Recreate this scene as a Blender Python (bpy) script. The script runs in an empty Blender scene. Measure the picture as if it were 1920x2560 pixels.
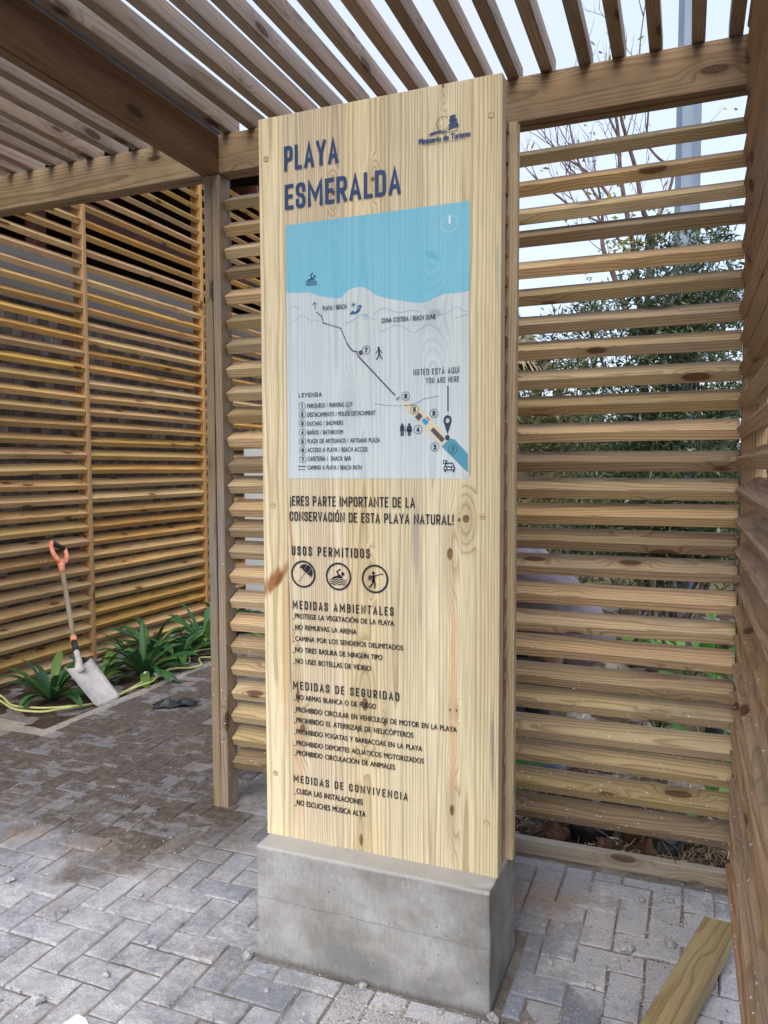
import bpy, bmesh, math, random
import numpy as np
from mathutils import Vector, Matrix, noise as mnoise
random.seed(7)
rng = np.random.default_rng(7)
sc = bpy.context.scene
COL = sc.collection

# ------------------------------------------------------------------ camera
cam = bpy.data.objects.new("camera", bpy.data.cameras.new("camera"))
COL.objects.link(cam)
YAW, PITCH, ROLL, FPX = 0.376610671, 0.0599673597, -0.00335154883, 1915.1344
_f = Vector((-math.sin(YAW) * math.cos(PITCH), math.cos(YAW) * math.cos(PITCH), -math.sin(PITCH)))
_r = Vector((math.cos(YAW), math.sin(YAW), 0))
_u = _r.cross(_f)
r2 = _r * math.cos(ROLL) + _u * math.sin(ROLL)
u2 = -_r * math.sin(ROLL) + _u * math.cos(ROLL)
cam.matrix_world = Matrix(((r2.x, u2.x, -_f.x, 0), (r2.y, u2.y, -_f.y, 0), (r2.z, u2.z, -_f.z, 1.5), (0, 0, 0, 1)))
cam.data.sensor_fit = 'VERTICAL'
cam.data.sensor_height = 36
cam.data.lens = FPX / 2560 * 36
cam.data.clip_end = 500
cam.data.clip_start = 0.03
sc.camera = cam

# ------------------------------------------------------------------ light
SUN_EL, SUN_AZ = math.radians(50), math.radians(172)      # azimuth clockwise from +Y
world = bpy.data.worlds.new("World")
sc.world = world
world.use_nodes = True
wn = world.node_tree
bg = wn.nodes['Background']
sky = wn.nodes.new('ShaderNodeTexSky')
sky.sky_type = 'NISHITA'
sky.sun_disc = False
sky.sun_elevation = SUN_EL
sky.sun_rotation = SUN_AZ
sky.air_density = 1.0
sky.dust_density = 5.0
sky.ozone_density = 1.0
# thin bright overcast over the clear-sky colour
_tc = wn.nodes.new('ShaderNodeTexCoord')
_cn = wn.nodes.new('ShaderNodeTexNoise'); _cn.inputs['Scale'].default_value = 2.2; _cn.inputs['Detail'].default_value = 5
wn.links.new(_tc.outputs['Generated'], _cn.inputs['Vector'])
_cr = wn.nodes.new('ShaderNodeMapRange'); _cr.inputs[1].default_value = .35; _cr.inputs[2].default_value = .68; _cr.inputs[3].default_value = .62; _cr.inputs[4].default_value = .97
wn.links.new(_cn.outputs[0], _cr.inputs[0])
_mx = wn.nodes.new('ShaderNodeMix'); _mx.data_type = 'RGBA'
wn.links.new(_cr.outputs[0], _mx.inputs[0]); wn.links.new(sky.outputs[0], _mx.inputs[6]); _mx.inputs[7].default_value = (1.46, 1.60, 1.95, 1)
wn.links.new(_mx.outputs[2], bg.inputs[0])
bg.inputs[1].default_value = 0.15
sun = bpy.data.objects.new("sun", bpy.data.lights.new("sun", 'SUN'))
COL.objects.link(sun)
sun.data.energy = .95
sun.data.angle = math.radians(50)
sun.data.color = (1.0, 0.95, 0.87)
sd = Vector((math.sin(SUN_AZ) * math.cos(SUN_EL), math.cos(SUN_AZ) * math.cos(SUN_EL), math.sin(SUN_EL)))
sun.rotation_euler = sd.to_track_quat('Z', 'Y').to_euler()
sc.view_settings.view_transform = 'Standard'
sc.view_settings.look = 'None'
sc.view_settings.gamma = 1
sc.view_settings.exposure = 1.92

# ------------------------------------------------------------------ node helpers
class NB:
    def __init__(s, name):
        s.m = bpy.data.materials.new(name)
        s.m.use_nodes = True
        s.t = s.m.node_tree
        s.b = s.t.nodes['Principled BSDF']
    def _set(s, sock, v):
        if hasattr(v, 'is_output'):
            s.t.links.new(v, sock)
        elif v is not None:
            if isinstance(v, (tuple, list)) and sock.type == 'RGBA' and len(v) == 3:
                v = (*v, 1)
            sock.default_value = v
    def n(s, typ, ins=(), out=0, **props):
        nd = s.t.nodes.new('ShaderNode' + typ)
        for k, v in props.items():
            setattr(nd, k, v)
        for k, v in (ins.items() if isinstance(ins, dict) else enumerate(ins)):
            s._set(nd.inputs[k], v)
        return nd.outputs[out]
    def math(s, op, a, b=None, c=None, clamp=False):
        return s.n('Math', [a, b, c][:3 if c is not None else 2 if b is not None else 1], operation=op, use_clamp=clamp)
    def mix(s, f, a, b, blend='MIX'):
        return s.n('Mix', {0: f, 6: a, 7: b}, out=2, data_type='RGBA', blend_type=blend)
    def rng(s, v, a, b, c=0., d=1., smooth=False):
        return s.n('MapRange', [v, a, b, c, d], interpolation_type='SMOOTHSTEP' if smooth else 'LINEAR')
    def attr(s, name, out='Vector'):
        nd = s.t.nodes.new('ShaderNodeAttribute')
        nd.attribute_name = name
        return nd.outputs[out]
    def sep(s, v):
        nd = s.t.nodes.new('ShaderNodeSeparateXYZ')
        s.t.links.new(v, nd.inputs[0])
        return nd.outputs
    def comb(s, x, y, z):
        return s.n('CombineXYZ', [x, y, z])
    def vm(s, op, a, b=None, scale=None):
        d = {0: a}
        if b is not None: d[1] = b
        if scale is not None: d['Scale'] = scale
        return s.n('VectorMath', d, operation=op)
    def noise(s, v, scale, detail=3., rough=.5, out=0):
        return s.n('TexNoise', {'Vector': v, 'Scale': scale, 'Detail': detail, 'Roughness': rough}, out=out)
    def ramp(s, f, pts):
        nd = s.t.nodes.new('ShaderNodeValToRGB')
        e = nd.color_ramp.elements
        while len(e) < len(pts): e.new(.5)
        for el, (p, c) in zip(e, pts):
            el.position = p
            el.color = (*c, 1) if len(c) == 3 else c
        s._set(nd.inputs[0], f)
        return nd.outputs[0]
    def bump(s, h, strength=.3, dist=.01, normal=None):
        return s.n('Bump', {'Height': h, 'Strength': strength, 'Distance': dist, **({'Normal': normal} if normal is not None else {})})
    def done(s, color, rough=.7, normal=None, spec=.3, metal=0.):
        s._set(s.b.inputs['Base Color'], color)
        s._set(s.b.inputs['Roughness'], rough)
        s._set(s.b.inputs['Metallic'], metal)
        s._set(s.b.inputs['Specular IOR Level'], spec)
        if normal is not None: s._set(s.b.inputs['Normal'], normal)
        return s.m
    def pos(s):
        return s.n('NewGeometry')

def wood(name, light, late, freq=150, vary=.35, knot=1., grey=(.0, (.3, .29, .28)), rough=.65, specks=0., knots=None, staves=None,
         stains=(), tint=None, tintfac=0., contrast=1., slope=.02, greylow=.55, warp=1.):
    """sawn timber cut out of a log: rings round an axis that runs along 'wc'.x; 'rnd' is one random number per board"""
    b = NB(name)
    P = b.attr('wc')
    rnd = b.attr('rnd', 'Fac')
    off = b.vm('SCALE', (31.7, 17.3, 53.1), scale=rnd)
    Q = b.vm('ADD', P, off)
    x, y, z = b.sep(P)
    h1 = b.math('FRACT', b.math('MULTIPLY', rnd, 7.13))
    h2 = b.math('FRACT', b.math('MULTIPLY', rnd, 13.7))
    h3 = b.math('FRACT', b.math('MULTIPLY', rnd, 29.9))
    w = b.noise(b.vm('MULTIPLY', Q, (1.3, 6., 6.)), 1., 2.5, .5, out=0)
    w2 = b.noise(b.vm('MULTIPLY', Q, (5., 22., 22.)), 1., 2., .5)
    yr = y
    if staves:
        cs_ = [(a + c) / 2 for a, c in zip(staves, staves[1:])]
        sh = cs_[0]
        for e, c0, c1 in zip(staves[1:-1], cs_, cs_[1:]):
            sh = b.math('MULTIPLY_ADD', b.math('GREATER_THAN', y, e), c1 - c0, sh)
        yr = b.math('SUBTRACT', y, sh)
    yc = b.math('ADD', yr, b.math('MULTIPLY', b.math('SUBTRACT', h1, .5), .10))
    zc = b.math('ADD', z, b.math('ADD', b.math('MULTIPLY', h2, .07), .035))
    d = b.math('SQRT', b.math('ADD', b.math('MULTIPLY', yc, yc), b.math('MULTIPLY', zc, zc)))
    d = b.math('ADD', d, b.math('MULTIPLY', w, .034 * warp))
    d = b.math('ADD', d, b.math('MULTIPLY', w2, .0045 * warp))
    d = b.math('ADD', d, b.math('MULTIPLY', x, b.math('MULTIPLY', b.math('SUBTRACT', h3, .5), slope * 2)))
    if knots is None:
        V = b.t.nodes.new('ShaderNodeTexVoronoi')
        b._set(V.inputs['Vector'], b.vm('MULTIPLY', Q, (3.0, 9., 9.)))
        V.inputs['Scale'].default_value = 1.
        dv = V.outputs['Distance']
        kk = b.rng(dv, .40, .08, 0, 1, True)
        kd = b.rng(dv, .165, .12, 0, 1, True)
    else:
        kk = kd = None
        wob = b.math('MULTIPLY', b.math('SUBTRACT', b.noise(Q, 90., 2.), .5), .35)
        for (kx, ky, rx, ry) in knots:
            a = b.math('DIVIDE', b.math('SUBTRACT', x, kx), rx)
            c = b.math('DIVIDE', b.math('SUBTRACT', y, ky), ry)
            q = b.math('SQRT', b.math('ADD', b.math('MULTIPLY', a, a), b.math('MULTIPLY', c, c)))
            q = b.math('ADD', q, wob)
            k1 = b.rng(q, 1.15, .85, 0, 1, True)
            k2 = b.rng(b.math('SQRT', b.math('ADD', b.math('MULTIPLY', b.math('MULTIPLY', a, a), .12), b.math('MULTIPLY', c, c))), 4.2, .6, 0, 1, True)
            kd = k1 if kd is None else b.math('MAXIMUM', kd, k1)
            kk = k2 if kk is None else b.math('MAXIMUM', kk, k2)
    d = b.math('ADD', d, b.math('MULTIPLY', kk, .020 * (1 if knot else 0)))
    rg = b.math('FRACT', b.math('MULTIPLY', d, freq))
    m = lambda c, k: tuple(v * k for v in c)
    lm = tuple(l * (1 - .72 * contrast) + t_ * .72 * contrast for l, t_ in zip(light, late))
    col = b.ramp(rg, [(0, light), (.45, light), (.68, tuple(l * .6 + t_ * .4 for l, t_ in zip(light, lm))), (.84, lm), (.95, lm), (1, light)])
    fib = b.noise(b.vm('MULTIPLY', Q, (7., 260., 260.)), 1., 2.)
    col = b.mix(.55, col, b.ramp(fib, [(.25, (.62, .6, .58)), (.75, (1.18, 1.18, 1.18))]), 'MULTIPLY')
    big = b.noise(b.vm('MULTIPLY', Q, (1.1, 9., 9.)), 1., 3.)
    col = b.mix(.6, col, b.ramp(big, [(.3, (.78, .73, .68)), (.7, (1.12, 1.12, 1.12))]), 'MULTIPLY')
    if vary:
        v = b.rng(rnd, 0, 1, 1 - vary * .5, 1 + vary * .5)
        col = b.n('HueSaturation', {'Hue': b.rng(h1, 0, 1, .49, .507), 'Saturation': b.rng(h2, 0, 1, .85, 1.1), 'Value': v, 'Color': col})
    if grey[0]:
        g = b.noise(b.vm('MULTIPLY', Q, (1.6, 5., 5.)), 1., 5., .62)
        g = b.rng(g, greylow, greylow + .18, 0, grey[0], True)
        col = b.mix(g, col, b.mix(1., grey[1], b.ramp(fib, [(.2, (.6, .6, .6)), (.8, (1.2, 1.2, 1.2))]), 'MULTIPLY'))
    for (sx, sy, rx, ry, ang, c, amt) in stains:
        dx, dy = b.math('SUBTRACT', x, sx), b.math('SUBTRACT', y, sy)
        ca, sa = math.cos(ang), math.sin(ang)
        a = b.math('DIVIDE', b.math('ADD', b.math('MULTIPLY', dx, ca), b.math('MULTIPLY', dy, sa)), rx)
        e = b.math('DIVIDE', b.math('SUBTRACT', b.math('MULTIPLY', dy, ca), b.math('MULTIPLY', dx, sa)), ry)
        q = b.math('SQRT', b.math('ADD', b.math('MULTIPLY', a, a), b.math('MULTIPLY', e, e)))
        q = b.math('ADD', q, b.math('MULTIPLY', b.math('SUBTRACT', b.noise(b.vm('MULTIPLY', P, (14., 90., 1.)), 1., 4., .6), .5), 1.3))
        col = b.mix(b.rng(q, 1.1, .35, 0, amt, True), col, c)
    col = b.mix(b.math('MULTIPLY', kk, .35 * knot), col, m(late, .6))
    kc = b.mix(b.rng(b.noise(Q, 160., 2.), .35, .65), (late[0] * .20, late[1] * .13, late[2] * .13), (late[0] * .55, late[1] * .36, late[2] * .32))
    col = b.mix(b.math('MULTIPLY', kd, .88 * knot), col, kc)
    if tint is not None:
        col = b.mix(tintfac, b.mix(.5, col, b.n('HueSaturation', {'Hue': .5, 'Saturation': .2, 'Value': 1.1, 'Color': col})), tint)
    if specks:
        px, py, pz = b.sep(b.n('NewGeometry'))
        V = b.t.nodes.new('ShaderNodeTexVoronoi')
        b._set(V.inputs['Vector'], b.vm('ADD', b.vm('MULTIPLY', b.n('NewGeometry'), (75., 75., 90.)), b.vm('SCALE', b.n('TexNoise', {'Vector': b.n('NewGeometry'), 'Scale': 150.}, out=1), scale=.9)))
        V.inputs['Scale'].default_value = 1.
        cr, cg, cb_ = b.sep(V.outputs['Color'])
        low = b.rng(pz, 1.3, .2, .0, specks)
        on = b.math('GREATER_THAN', b.math('ADD', cr, low), 1.0)
        sp = b.math('MULTIPLY', on, b.rng(V.outputs['Distance'], .30, .2, 0, 1))
        col = b.mix(b.math('MULTIPLY', sp, .85), col, (.72, .71, .7))
    hgt = b.math('ADD', b.math('MULTIPLY', rg, .4), b.math('MULTIPLY', fib, .6))
    return b.done(col, b.rng(fib, .2, .8, rough + .1, rough - .08), b.bump(hgt, .25, .002), spec=.3)

# ------------------------------------------------------------------ mesh helpers
class MB:
    def __init__(s):
        s.v, s.f, s.wc, s.rnd, s.mi, s.sm = [], [], [], [], [], []
    def add(s, verts, faces, wc=None, rnd=0., mi=0, smooth=False):
        o = len(s.v)
        s.v.extend([tuple(v) for v in verts])
        s.wc.extend([tuple(c) for c in (wc if wc is not None else verts)])
        s.rnd.extend([rnd] * len(verts))
        s.f.extend([tuple(i + o for i in f) for f in faces])
        s.mi.extend([mi] * len(faces)); s.sm.extend([smooth] * len(faces))
    def lumber(s, p0, p1, w, t, up=(0, 0, 1), roll=0., ch=.003, seg=5, wob=.0015, rnd=None, mi=0):
        """board from p0 to p1; w is its size along 'up' turned by roll, t its size across"""
        p0, p1 = Vector(p0), Vector(p1)
        L = (p1 - p0).length
        X = (p1 - p0).normalized()
        Y = Vector(up); Y = (Y - X * Y.dot(X)).normalized()
        Z = X.cross(Y)
        if roll:
            q = Matrix.Rotation(roll, 3, X); Y, Z = q @ Y, q @ Z
        a, c = w / 2, t / 2
        prof = [(-a + ch, -c), (a - ch, -c), (a, -c + ch), (a, c - ch), (a - ch, c), (-a + ch, c), (-a, c - ch), (-a, -c + ch)]
        if rnd is None: rnd = random.random()
        vs, ws = [], []
        ph = random.random() * 9
        for i in range(seg + 1):
            q = i / seg
            dy = wob * math.sin(ph + q * 5) if 0 < i < seg or wob > .002 else 0
            dz = wob * math.cos(ph * 2 + q * 4)
            for (u, v) in prof:
                vs.append(p0 + X * (q * L) + Y * (u + dy) + Z * (v + dz))
                ws.append((q * L, u, v))
        fs = []
        for i in range(seg):
            for k in range(8):
                a0, a1 = i * 8 + k, i * 8 + (k + 1) % 8
                fs.append((a0, a0 + 8, a1 + 8, a1))
        fs.append(tuple(range(8)))
        fs.append(tuple(seg * 8 + k for k in range(7, -1, -1)))
        s.add(vs, fs, ws, rnd, mi)
    def box(s, x0, x1, y0, y1, z0, z1, rnd=0., mi=0, wcf=None):
        vs = [(x, y, z) for x in (x0, x1) for y in (y0, y1) for z in (z0, z1)]
        fs = [(0, 1, 3, 2), (4, 6, 7, 5), (0, 4, 5, 1), (2, 3, 7, 6), (0, 2, 6, 4), (1, 5, 7, 3)]
        s.add(vs, fs, [wcf(v) for v in vs] if wcf else None, rnd, mi)
    def tube(s, pts, rad, n=8, caps=True, rnd=0., mi=0):
        pts = [Vector(p) for p in pts]
        rs = rad if isinstance(rad, (list, tuple)) else [rad] * len(pts)
        vs, fs, ws = [], [], []
        prev = None; L = 0
        for i, p in enumerate(pts):
            t = (pts[min(i + 1, len(pts) - 1)] - pts[max(i - 1, 0)]).normalized()
            if prev is None:
                a = t.cross(Vector((0, 0, 1)))
                if a.length < 1e-3: a = t.cross(Vector((0, 1, 0)))
                a.normalize()
            else:
                a = (prev - t * prev.dot(t)).normalized()
            c = t.cross(a); prev = a
            if i: L += (p - pts[i - 1]).length
            for k in range(n):
                an = 2 * math.pi * k / n
                vs.append(p + (a * math.cos(an) + c * math.sin(an)) * rs[i])
                ws.append((L, rs[i] * math.cos(an), rs[i] * math.sin(an)))
        for i in range(len(pts) - 1):
            for k in range(n):
                a0, a1 = i * n + k, i * n + (k + 1) % n
                fs.append((a0, a1, a1 + n, a0 + n))
        if caps:
            fs.append(tuple(range(n - 1, -1, -1)))
            fs.append(tuple((len(pts) - 1) * n + k for k in range(n)))
        s.add(vs, fs, ws, rnd, mi, True)
    def build(s, name, mats, parent=None, smooth=None):
        me = bpy.data.meshes.new(name)
        me.from_pydata(s.v, [], s.f)
        if not isinstance(mats, (list, tuple)): mats = [mats]
        for m in mats: me.materials.append(m)
        me.polygons.foreach_set('material_index', s.mi)
        me.polygons.foreach_set('use_smooth', s.sm if smooth is None else [smooth] * len(s.f))
        a = me.attributes.new('wc', 'FLOAT_VECTOR', 'POINT')
        a.data.foreach_set('vector', np.array(s.wc, 'f').ravel())
        a = me.attributes.new('rnd', 'FLOAT', 'POINT')
        a.data.foreach_set('value', np.array(s.rnd, 'f'))
        me.update()
        o = bpy.data.objects.new(name, me)
        COL.objects.link(o)
        if parent is not None: attach(o, parent)
        return o

def attach(o, parent):
    o.parent = parent
    if parent.type == 'EMPTY':
        o.matrix_parent_inverse = Matrix.Translation(-Vector(parent.location))
def tag(o, label, cat, group=None):
    o['label'] = label; o['category'] = cat
    if group: o['group'] = group
    return o
def thing(name, label, cat, loc, group=None):
    o = bpy.data.objects.new(name, None)
    o.empty_display_size = .1
    COL.objects.link(o); o.location = loc
    return tag(o, label, cat, group)
def struct(o, kind='structure'):
    o['kind'] = kind
    return o
def raw(name, verts, faces, mat, smooth=False, parent=None, colors=None):
    """numpy mesh; faces is an (n,k) array"""
    me = bpy.data.meshes.new(name)
    verts = np.asarray(verts, 'f'); faces = np.asarray(faces, 'i')
    k = faces.shape[1]
    me.vertices.add(len(verts)); me.vertices.foreach_set('co', verts.ravel())
    me.loops.add(faces.size); me.loops.foreach_set('vertex_index', faces.ravel())
    me.polygons.add(len(faces)); me.polygons.foreach_set('loop_start', np.arange(0, faces.size, k, dtype='i'))
    me.update(calc_edges=True)
    me.polygons.foreach_set('use_smooth', [smooth] * len(faces))
    me.materials.append(mat)
    if colors is not None:
        a = me.attributes.new('rnd', 'FLOAT', 'POINT'); a.data.foreach_set('value', np.asarray(colors, 'f'))
    o = bpy.data.objects.new(name, me); COL.objects.link(o)
    if parent is not None: attach(o, parent)
    return o
def plain(name, col, rough=.6, metal=0., nscale=0., amt=.3, spec=.4, bump=0., col2=None):
    b = NB(name)
    c = col; nm = None
    if nscale:
        nz = b.noise(b.n('TexCoord', out=3), nscale, 5., .6)
        c = b.mix(b.rng(nz, .35, .65, 0, 1, True), col, col2 if col2 else tuple(v * (1 - amt) for v in col))
        if bump: nm = b.bump(nz, bump, .01)
    return b.done(c, rough, nm, spec, metal)

# ------------------------------------------------------------------ materials
W_TOTEM_KNOTS = [(1.3538, -.5654, .011, .010), (1.35, -.5849, .006, .005), (1.2543, -.6112, .018, .008), (.8115, -.6103, .004, .003),
                 (.8115, -.591, .004, .003), (.5229, -.6039, .016, .007), (.7992, -.8717, .020, .010), (.7493, -.8085, .010, .005),
                 (.3841, -.8856, .018, .006), (1.919, -.655, .013, .017), (1.659, -.9164, .012, .011), (2.3066, -.8393, .007, .006),
                 (2.285, -.962, .008, .006), (2.526, -.6327, .008, .004), (.8, -1.0935, .022, .006), (.70, -1.078, .014, .009), (1.175, -.8531, .010, .006)]
ORANGE = (.48, .24, .09)
W_STAINS = [(2.078, -.6642, .012, .030, .5, (.12, .12, .13), .85), (1.925, -.862, .012, .010, 0, (.22, .20, .26), .8), (1.150, -1.172, .085, .026, .75, (.30, .125, .04), .95), (1.0, -1.119, .36, .0035, -.012, (.20, .10, .04), .85), (1.16, -1.150, .05, .012, .6, (.16, .06, .02), .8), (.95, -1.135, .35, .016, 0, (.50, .30, .13), .55), (1.30, -.7115, .16, .013, 0, (.33, .31, .29), .75), (1.10, -.70, .10, .006, 0, (.34, .32, .29), .5),
            (.72, -.487, .17, .007, 0, (.22, .2, .17), .8), (2.02, -.4815, .11, .005, 0, (.35, .35, .33), .6), (1.30, -1.112, .14, .006, -.1, (.42, .24, .10), .7),
            (.85, -.6, .55, .014, 0, (.62, .38, .19), .65), (.62, -1.095, .40, .022, 0, (.62, .38, .19), .5), (2.33, -1.11, .16, .028, 0, (.62, .46, .33), .5), (1.75, -.505, .3, .012, 0, (.58, .42, .25), .35)]
TOT_L, TOT_D = (.69, .605, .405), (.38, .285, .135)
XL, XR = -1.2075, -.4705
EDGES = [XL, -1.125, -1.052, -.925, -.815, -.69, -.578, XR]
totem_args = dict(staves=EDGES, freq=165, vary=.22, knot=1., grey=(0., (0, 0, 0)), rough=.5, knots=W_TOTEM_KNOTS, stains=W_STAINS, contrast=.92, slope=.008, warp=.34)
m_totem = wood('pale_pine', TOT_L, TOT_D, **totem_args)
m_sea = wood('printed_sea', TOT_L, TOT_D, tint=(.095, .48, .70), tintfac=.82, **totem_args)
m_land = wood('printed_land', TOT_L, TOT_D, tint=(.48, .65, .79), tintfac=.56, **totem_args)
m_back = wood('pine_back', (.64, .54, .34), (.40, .28, .12), freq=120, vary=.1)
m_core = wood('reddish_core_wood', (.42, .24, .12), (.22, .10, .05), freq=170, grey=(0, (0, 0, 0)))
m_slat = wood('screen_slat_wood', (.50, .385, .215), (.26, .165, .075), freq=120, vary=.9, grey=(.5, (.30, .25, .20)), greylow=.52, specks=.10)
m_beam = wood('beam_wood', (.30, .215, .12), (.16, .10, .048), freq=110, vary=.2, grey=(.55, (.24, .21, .18)), greylow=.52)
m_beam2 = wood('cross_beam_wood', (.20, .13, .08), (.115, .068, .04), freq=90, vary=.1, grey=(.4, (.19, .16, .13)), contrast=.6)
m_raft = wood('rafter_wood', (.34, .27, .21), (.19, .13, .09), freq=110, vary=.4, grey=(.6, (.31, .28, .26)), greylow=.48)
m_post = wood('post_wood', (.32, .25, .165), (.17, .115, .07), freq=130, vary=.25, grey=(.6, (.25, .245, .24)), greylow=.48, specks=.08)
m_left = wood('golden_slat_wood', (.57, .36, .135), (.31, .17, .048), freq=115, vary=.4, grey=(.35, (.30, .19, .09)), greylow=.55)
m_side = wood('side_slat_wood', (.41, .28, .165), (.24, .145, .07), freq=120, vary=.3, grey=(.5, (.30, .25, .20)), greylow=.5, specks=.16)
m_pale = wood('new_timber', (.40, .32, .19), (.26, .185, .095), freq=70, vary=.1, grey=(.25, (.42, .37, .28)), knot=.6)
m_edge = wood('edging_timber', (.40, .35, .26), (.27, .21, .14), freq=90, vary=.1, grey=(.6, (.36, .34, .31)), greylow=.45)

def m_paver():
    b = NB('concrete_paver')
    P = b.n('NewGeometry')
    px, py, pz = b.sep(P)
    rnd = b.attr('rnd', 'Fac')
    base = b.ramp(rnd, [(0, (.20, .22, .27)), (.35, (.30, .32, .375)), (.6, (.345, .35, .375)), (.8, (.245, .275, .34)), (1, (.38, .40, .445))])
    fine = b.noise(P, 260., 4., .7)
    mid = b.noise(P, 28., 5., .65)
    big = b.noise(P, 3.2, 5., .6)
    base = b.mix(.65, base, b.ramp(fine, [(.25, (.5, .5, .5)), (.75, (1.35, 1.35, 1.35))]), 'MULTIPLY')
    base = b.mix(.5, base, b.ramp(mid, [(.3, (.68, .66, .64)), (.7, (1.2, 1.2, 1.2))]), 'MULTIPLY')
    # reddish clay smears
    clay = b.rng(b.noise(b.vm('ADD', P, (5.2, 1.7, 0)), 2.4, 4., .55), .56, .72, 0, .55, True)
    base = b.mix(clay, base, (.36, .245, .165))
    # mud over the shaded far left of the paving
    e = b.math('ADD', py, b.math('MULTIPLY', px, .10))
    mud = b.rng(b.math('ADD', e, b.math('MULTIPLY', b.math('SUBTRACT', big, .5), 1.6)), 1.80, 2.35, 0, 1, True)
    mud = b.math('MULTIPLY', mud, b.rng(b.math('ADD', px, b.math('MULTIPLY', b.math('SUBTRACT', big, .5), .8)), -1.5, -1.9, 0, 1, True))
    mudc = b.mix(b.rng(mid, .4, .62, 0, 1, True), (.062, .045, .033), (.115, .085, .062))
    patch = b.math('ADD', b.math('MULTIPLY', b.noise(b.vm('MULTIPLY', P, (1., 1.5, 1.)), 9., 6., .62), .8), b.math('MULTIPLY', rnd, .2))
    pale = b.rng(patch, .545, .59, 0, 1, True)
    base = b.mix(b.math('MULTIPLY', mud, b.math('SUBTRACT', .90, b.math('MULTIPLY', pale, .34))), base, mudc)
    # cement dust: thick round the plinth and on the right, thin film elsewhere
    def rad(cx, cy, r0, r1, amt):
        dd = b.vm('DISTANCE', b.comb(px, py, 0.), (cx, cy, 0.))
        nd = b.t.nodes[-1]
        return b.rng(nd.outputs['Value'], r1, r0, 0, amt, True)
    dust = b.math('MAXIMUM', rad(.05, 2.40, .18, .60, .66), rad(-.74, 1.86, .08, .36, .62))
    dust = b.math('MAXIMUM', dust, rad(-1.8, 1.7, .4, 1.1, .36))
    dn = b.math('ADD', b.math('MULTIPLY', b.noise(P, 9., 3., .6), .5), b.math('MULTIPLY', b.noise(P, 42., 6., .78), .5))
    film = b.rng(b.math('ADD', dn, b.math('MULTIPLY', dust, .50)), .54, .78, 0, .95, True)
    dk = b.rng(b.noise(b.vm('ADD', P, (7., 3., 0)), 75., 4., .7), .60, .70, 0, .55)
    base = b.mix(dk, base, b.mix(1., base, (.42, .40, .39), 'MULTIPLY'))
    speck = b.rng(b.noise(P, 120., 3., .6), .58, .66, 0, 1)
    film = b.math('MAXIMUM', film, b.math('MULTIPLY', b.math('MULTIPLY', speck, .55), b.math('SUBTRACT', 1., b.math('MULTIPLY', mud, .85))))
    base = b.mix(b.math('MULTIPLY', film, .88), base, b.mix(mud, b.mix(.75, b.mix(rnd, (.52, .525, .56), (.60, .615, .665)), b.ramp(b.noise(P, 150., 5., .75), [(.36, (.52, .52, .54)), (.60, (1.15, 1.15, 1.15))]), 'MULTIPLY'), (.25, .21, .18)))
    wet = b.rng(b.noise(b.vm('ADD', P, (1.3, 8.8, 0)), 1.7, 4., .6), .62, .7, 0, .5, True)
    base = b.mix(wet, base, b.mix(1., base, (.55, .5, .45), 'MULTIPLY'))
    h = b.math('ADD', b.math('MULTIPLY', fine, .35), b.math('ADD', b.math('MULTIPLY', mid, .5), b.math('MULTIPLY', film, .35)))
    return b.done(base, .85, b.bump(h, .9, .008), spec=.25)
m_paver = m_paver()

def m_concrete():
    b = NB('cast_concrete')
    P = b.n('NewGeometry')
    px, py, pz = b.sep(P)
    a = b.noise(b.vm('MULTIPLY', P, (5., 5., 7.)), 1., 6., .6)
    c2 = b.noise(b.vm('ADD', P, (3., 3., 3.)), 11., 5., .62)
    f = b.noise(b.vm('MULTIPLY', P, (90., 90., 30.)), 1., 4., .7)
    col = b.ramp(a, [(.30, (.20, .20, .192)), (.46, (.275, .275, .265)), (.56, (.33, .33, .325)), (.70, (.41, .415, .415))])
    col = b.mix(b.rng(c2, .5, .72, 0, .6, True), col, (.20, .19, .165))
    col = b.mix(.5, col, b.ramp(f, [(.3, (.72, .72, .72)), (.7, (1.2, 1.2, 1.2))]), 'MULTIPLY')
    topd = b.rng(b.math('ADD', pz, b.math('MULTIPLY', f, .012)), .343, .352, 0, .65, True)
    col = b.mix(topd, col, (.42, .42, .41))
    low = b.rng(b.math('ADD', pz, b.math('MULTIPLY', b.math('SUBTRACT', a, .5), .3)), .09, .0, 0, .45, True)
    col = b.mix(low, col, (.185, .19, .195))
    V = b.t.nodes.new('ShaderNodeTexVoronoi'); b._set(V.inputs['Vector'], P); V.inputs['Scale'].default_value = 42
    cr_, cg_, cb2 = b.sep(V.outputs['Color'])
    pit = b.math('MULTIPLY', b.math('GREATER_THAN', cr_, .72), b.rng(V.outputs['Distance'], .0, .17, 1, 0, True))
    col = b.mix(b.math('MULTIPLY', pit, .75), col, (.07, .07, .068))
    ln = b.math('ABSOLUTE', b.math('SUBTRACT', b.math('ADD', pz, b.math('MULTIPLY', c2, .012)), .196))
    col = b.mix(b.rng(ln, .004, .0, 0, .4), col, (.13, .13, .125))
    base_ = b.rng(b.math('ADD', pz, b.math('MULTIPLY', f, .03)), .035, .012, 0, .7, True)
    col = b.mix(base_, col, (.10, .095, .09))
    sp = b.rng(b.noise(P, 210., 2.), .70, .73, 0, .6)
    col = b.mix(sp, col, (.55, .55, .54))
    h = b.math('SUBTRACT', b.math('ADD', b.math('MULTIPLY', f, .4), b.math('MULTIPLY', c2, .6)), b.math('MULTIPLY', pit, .8))
    return b.done(col, .8, b.bump(h, .55, .005), spec=.3)
m_concrete = m_concrete()

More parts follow.
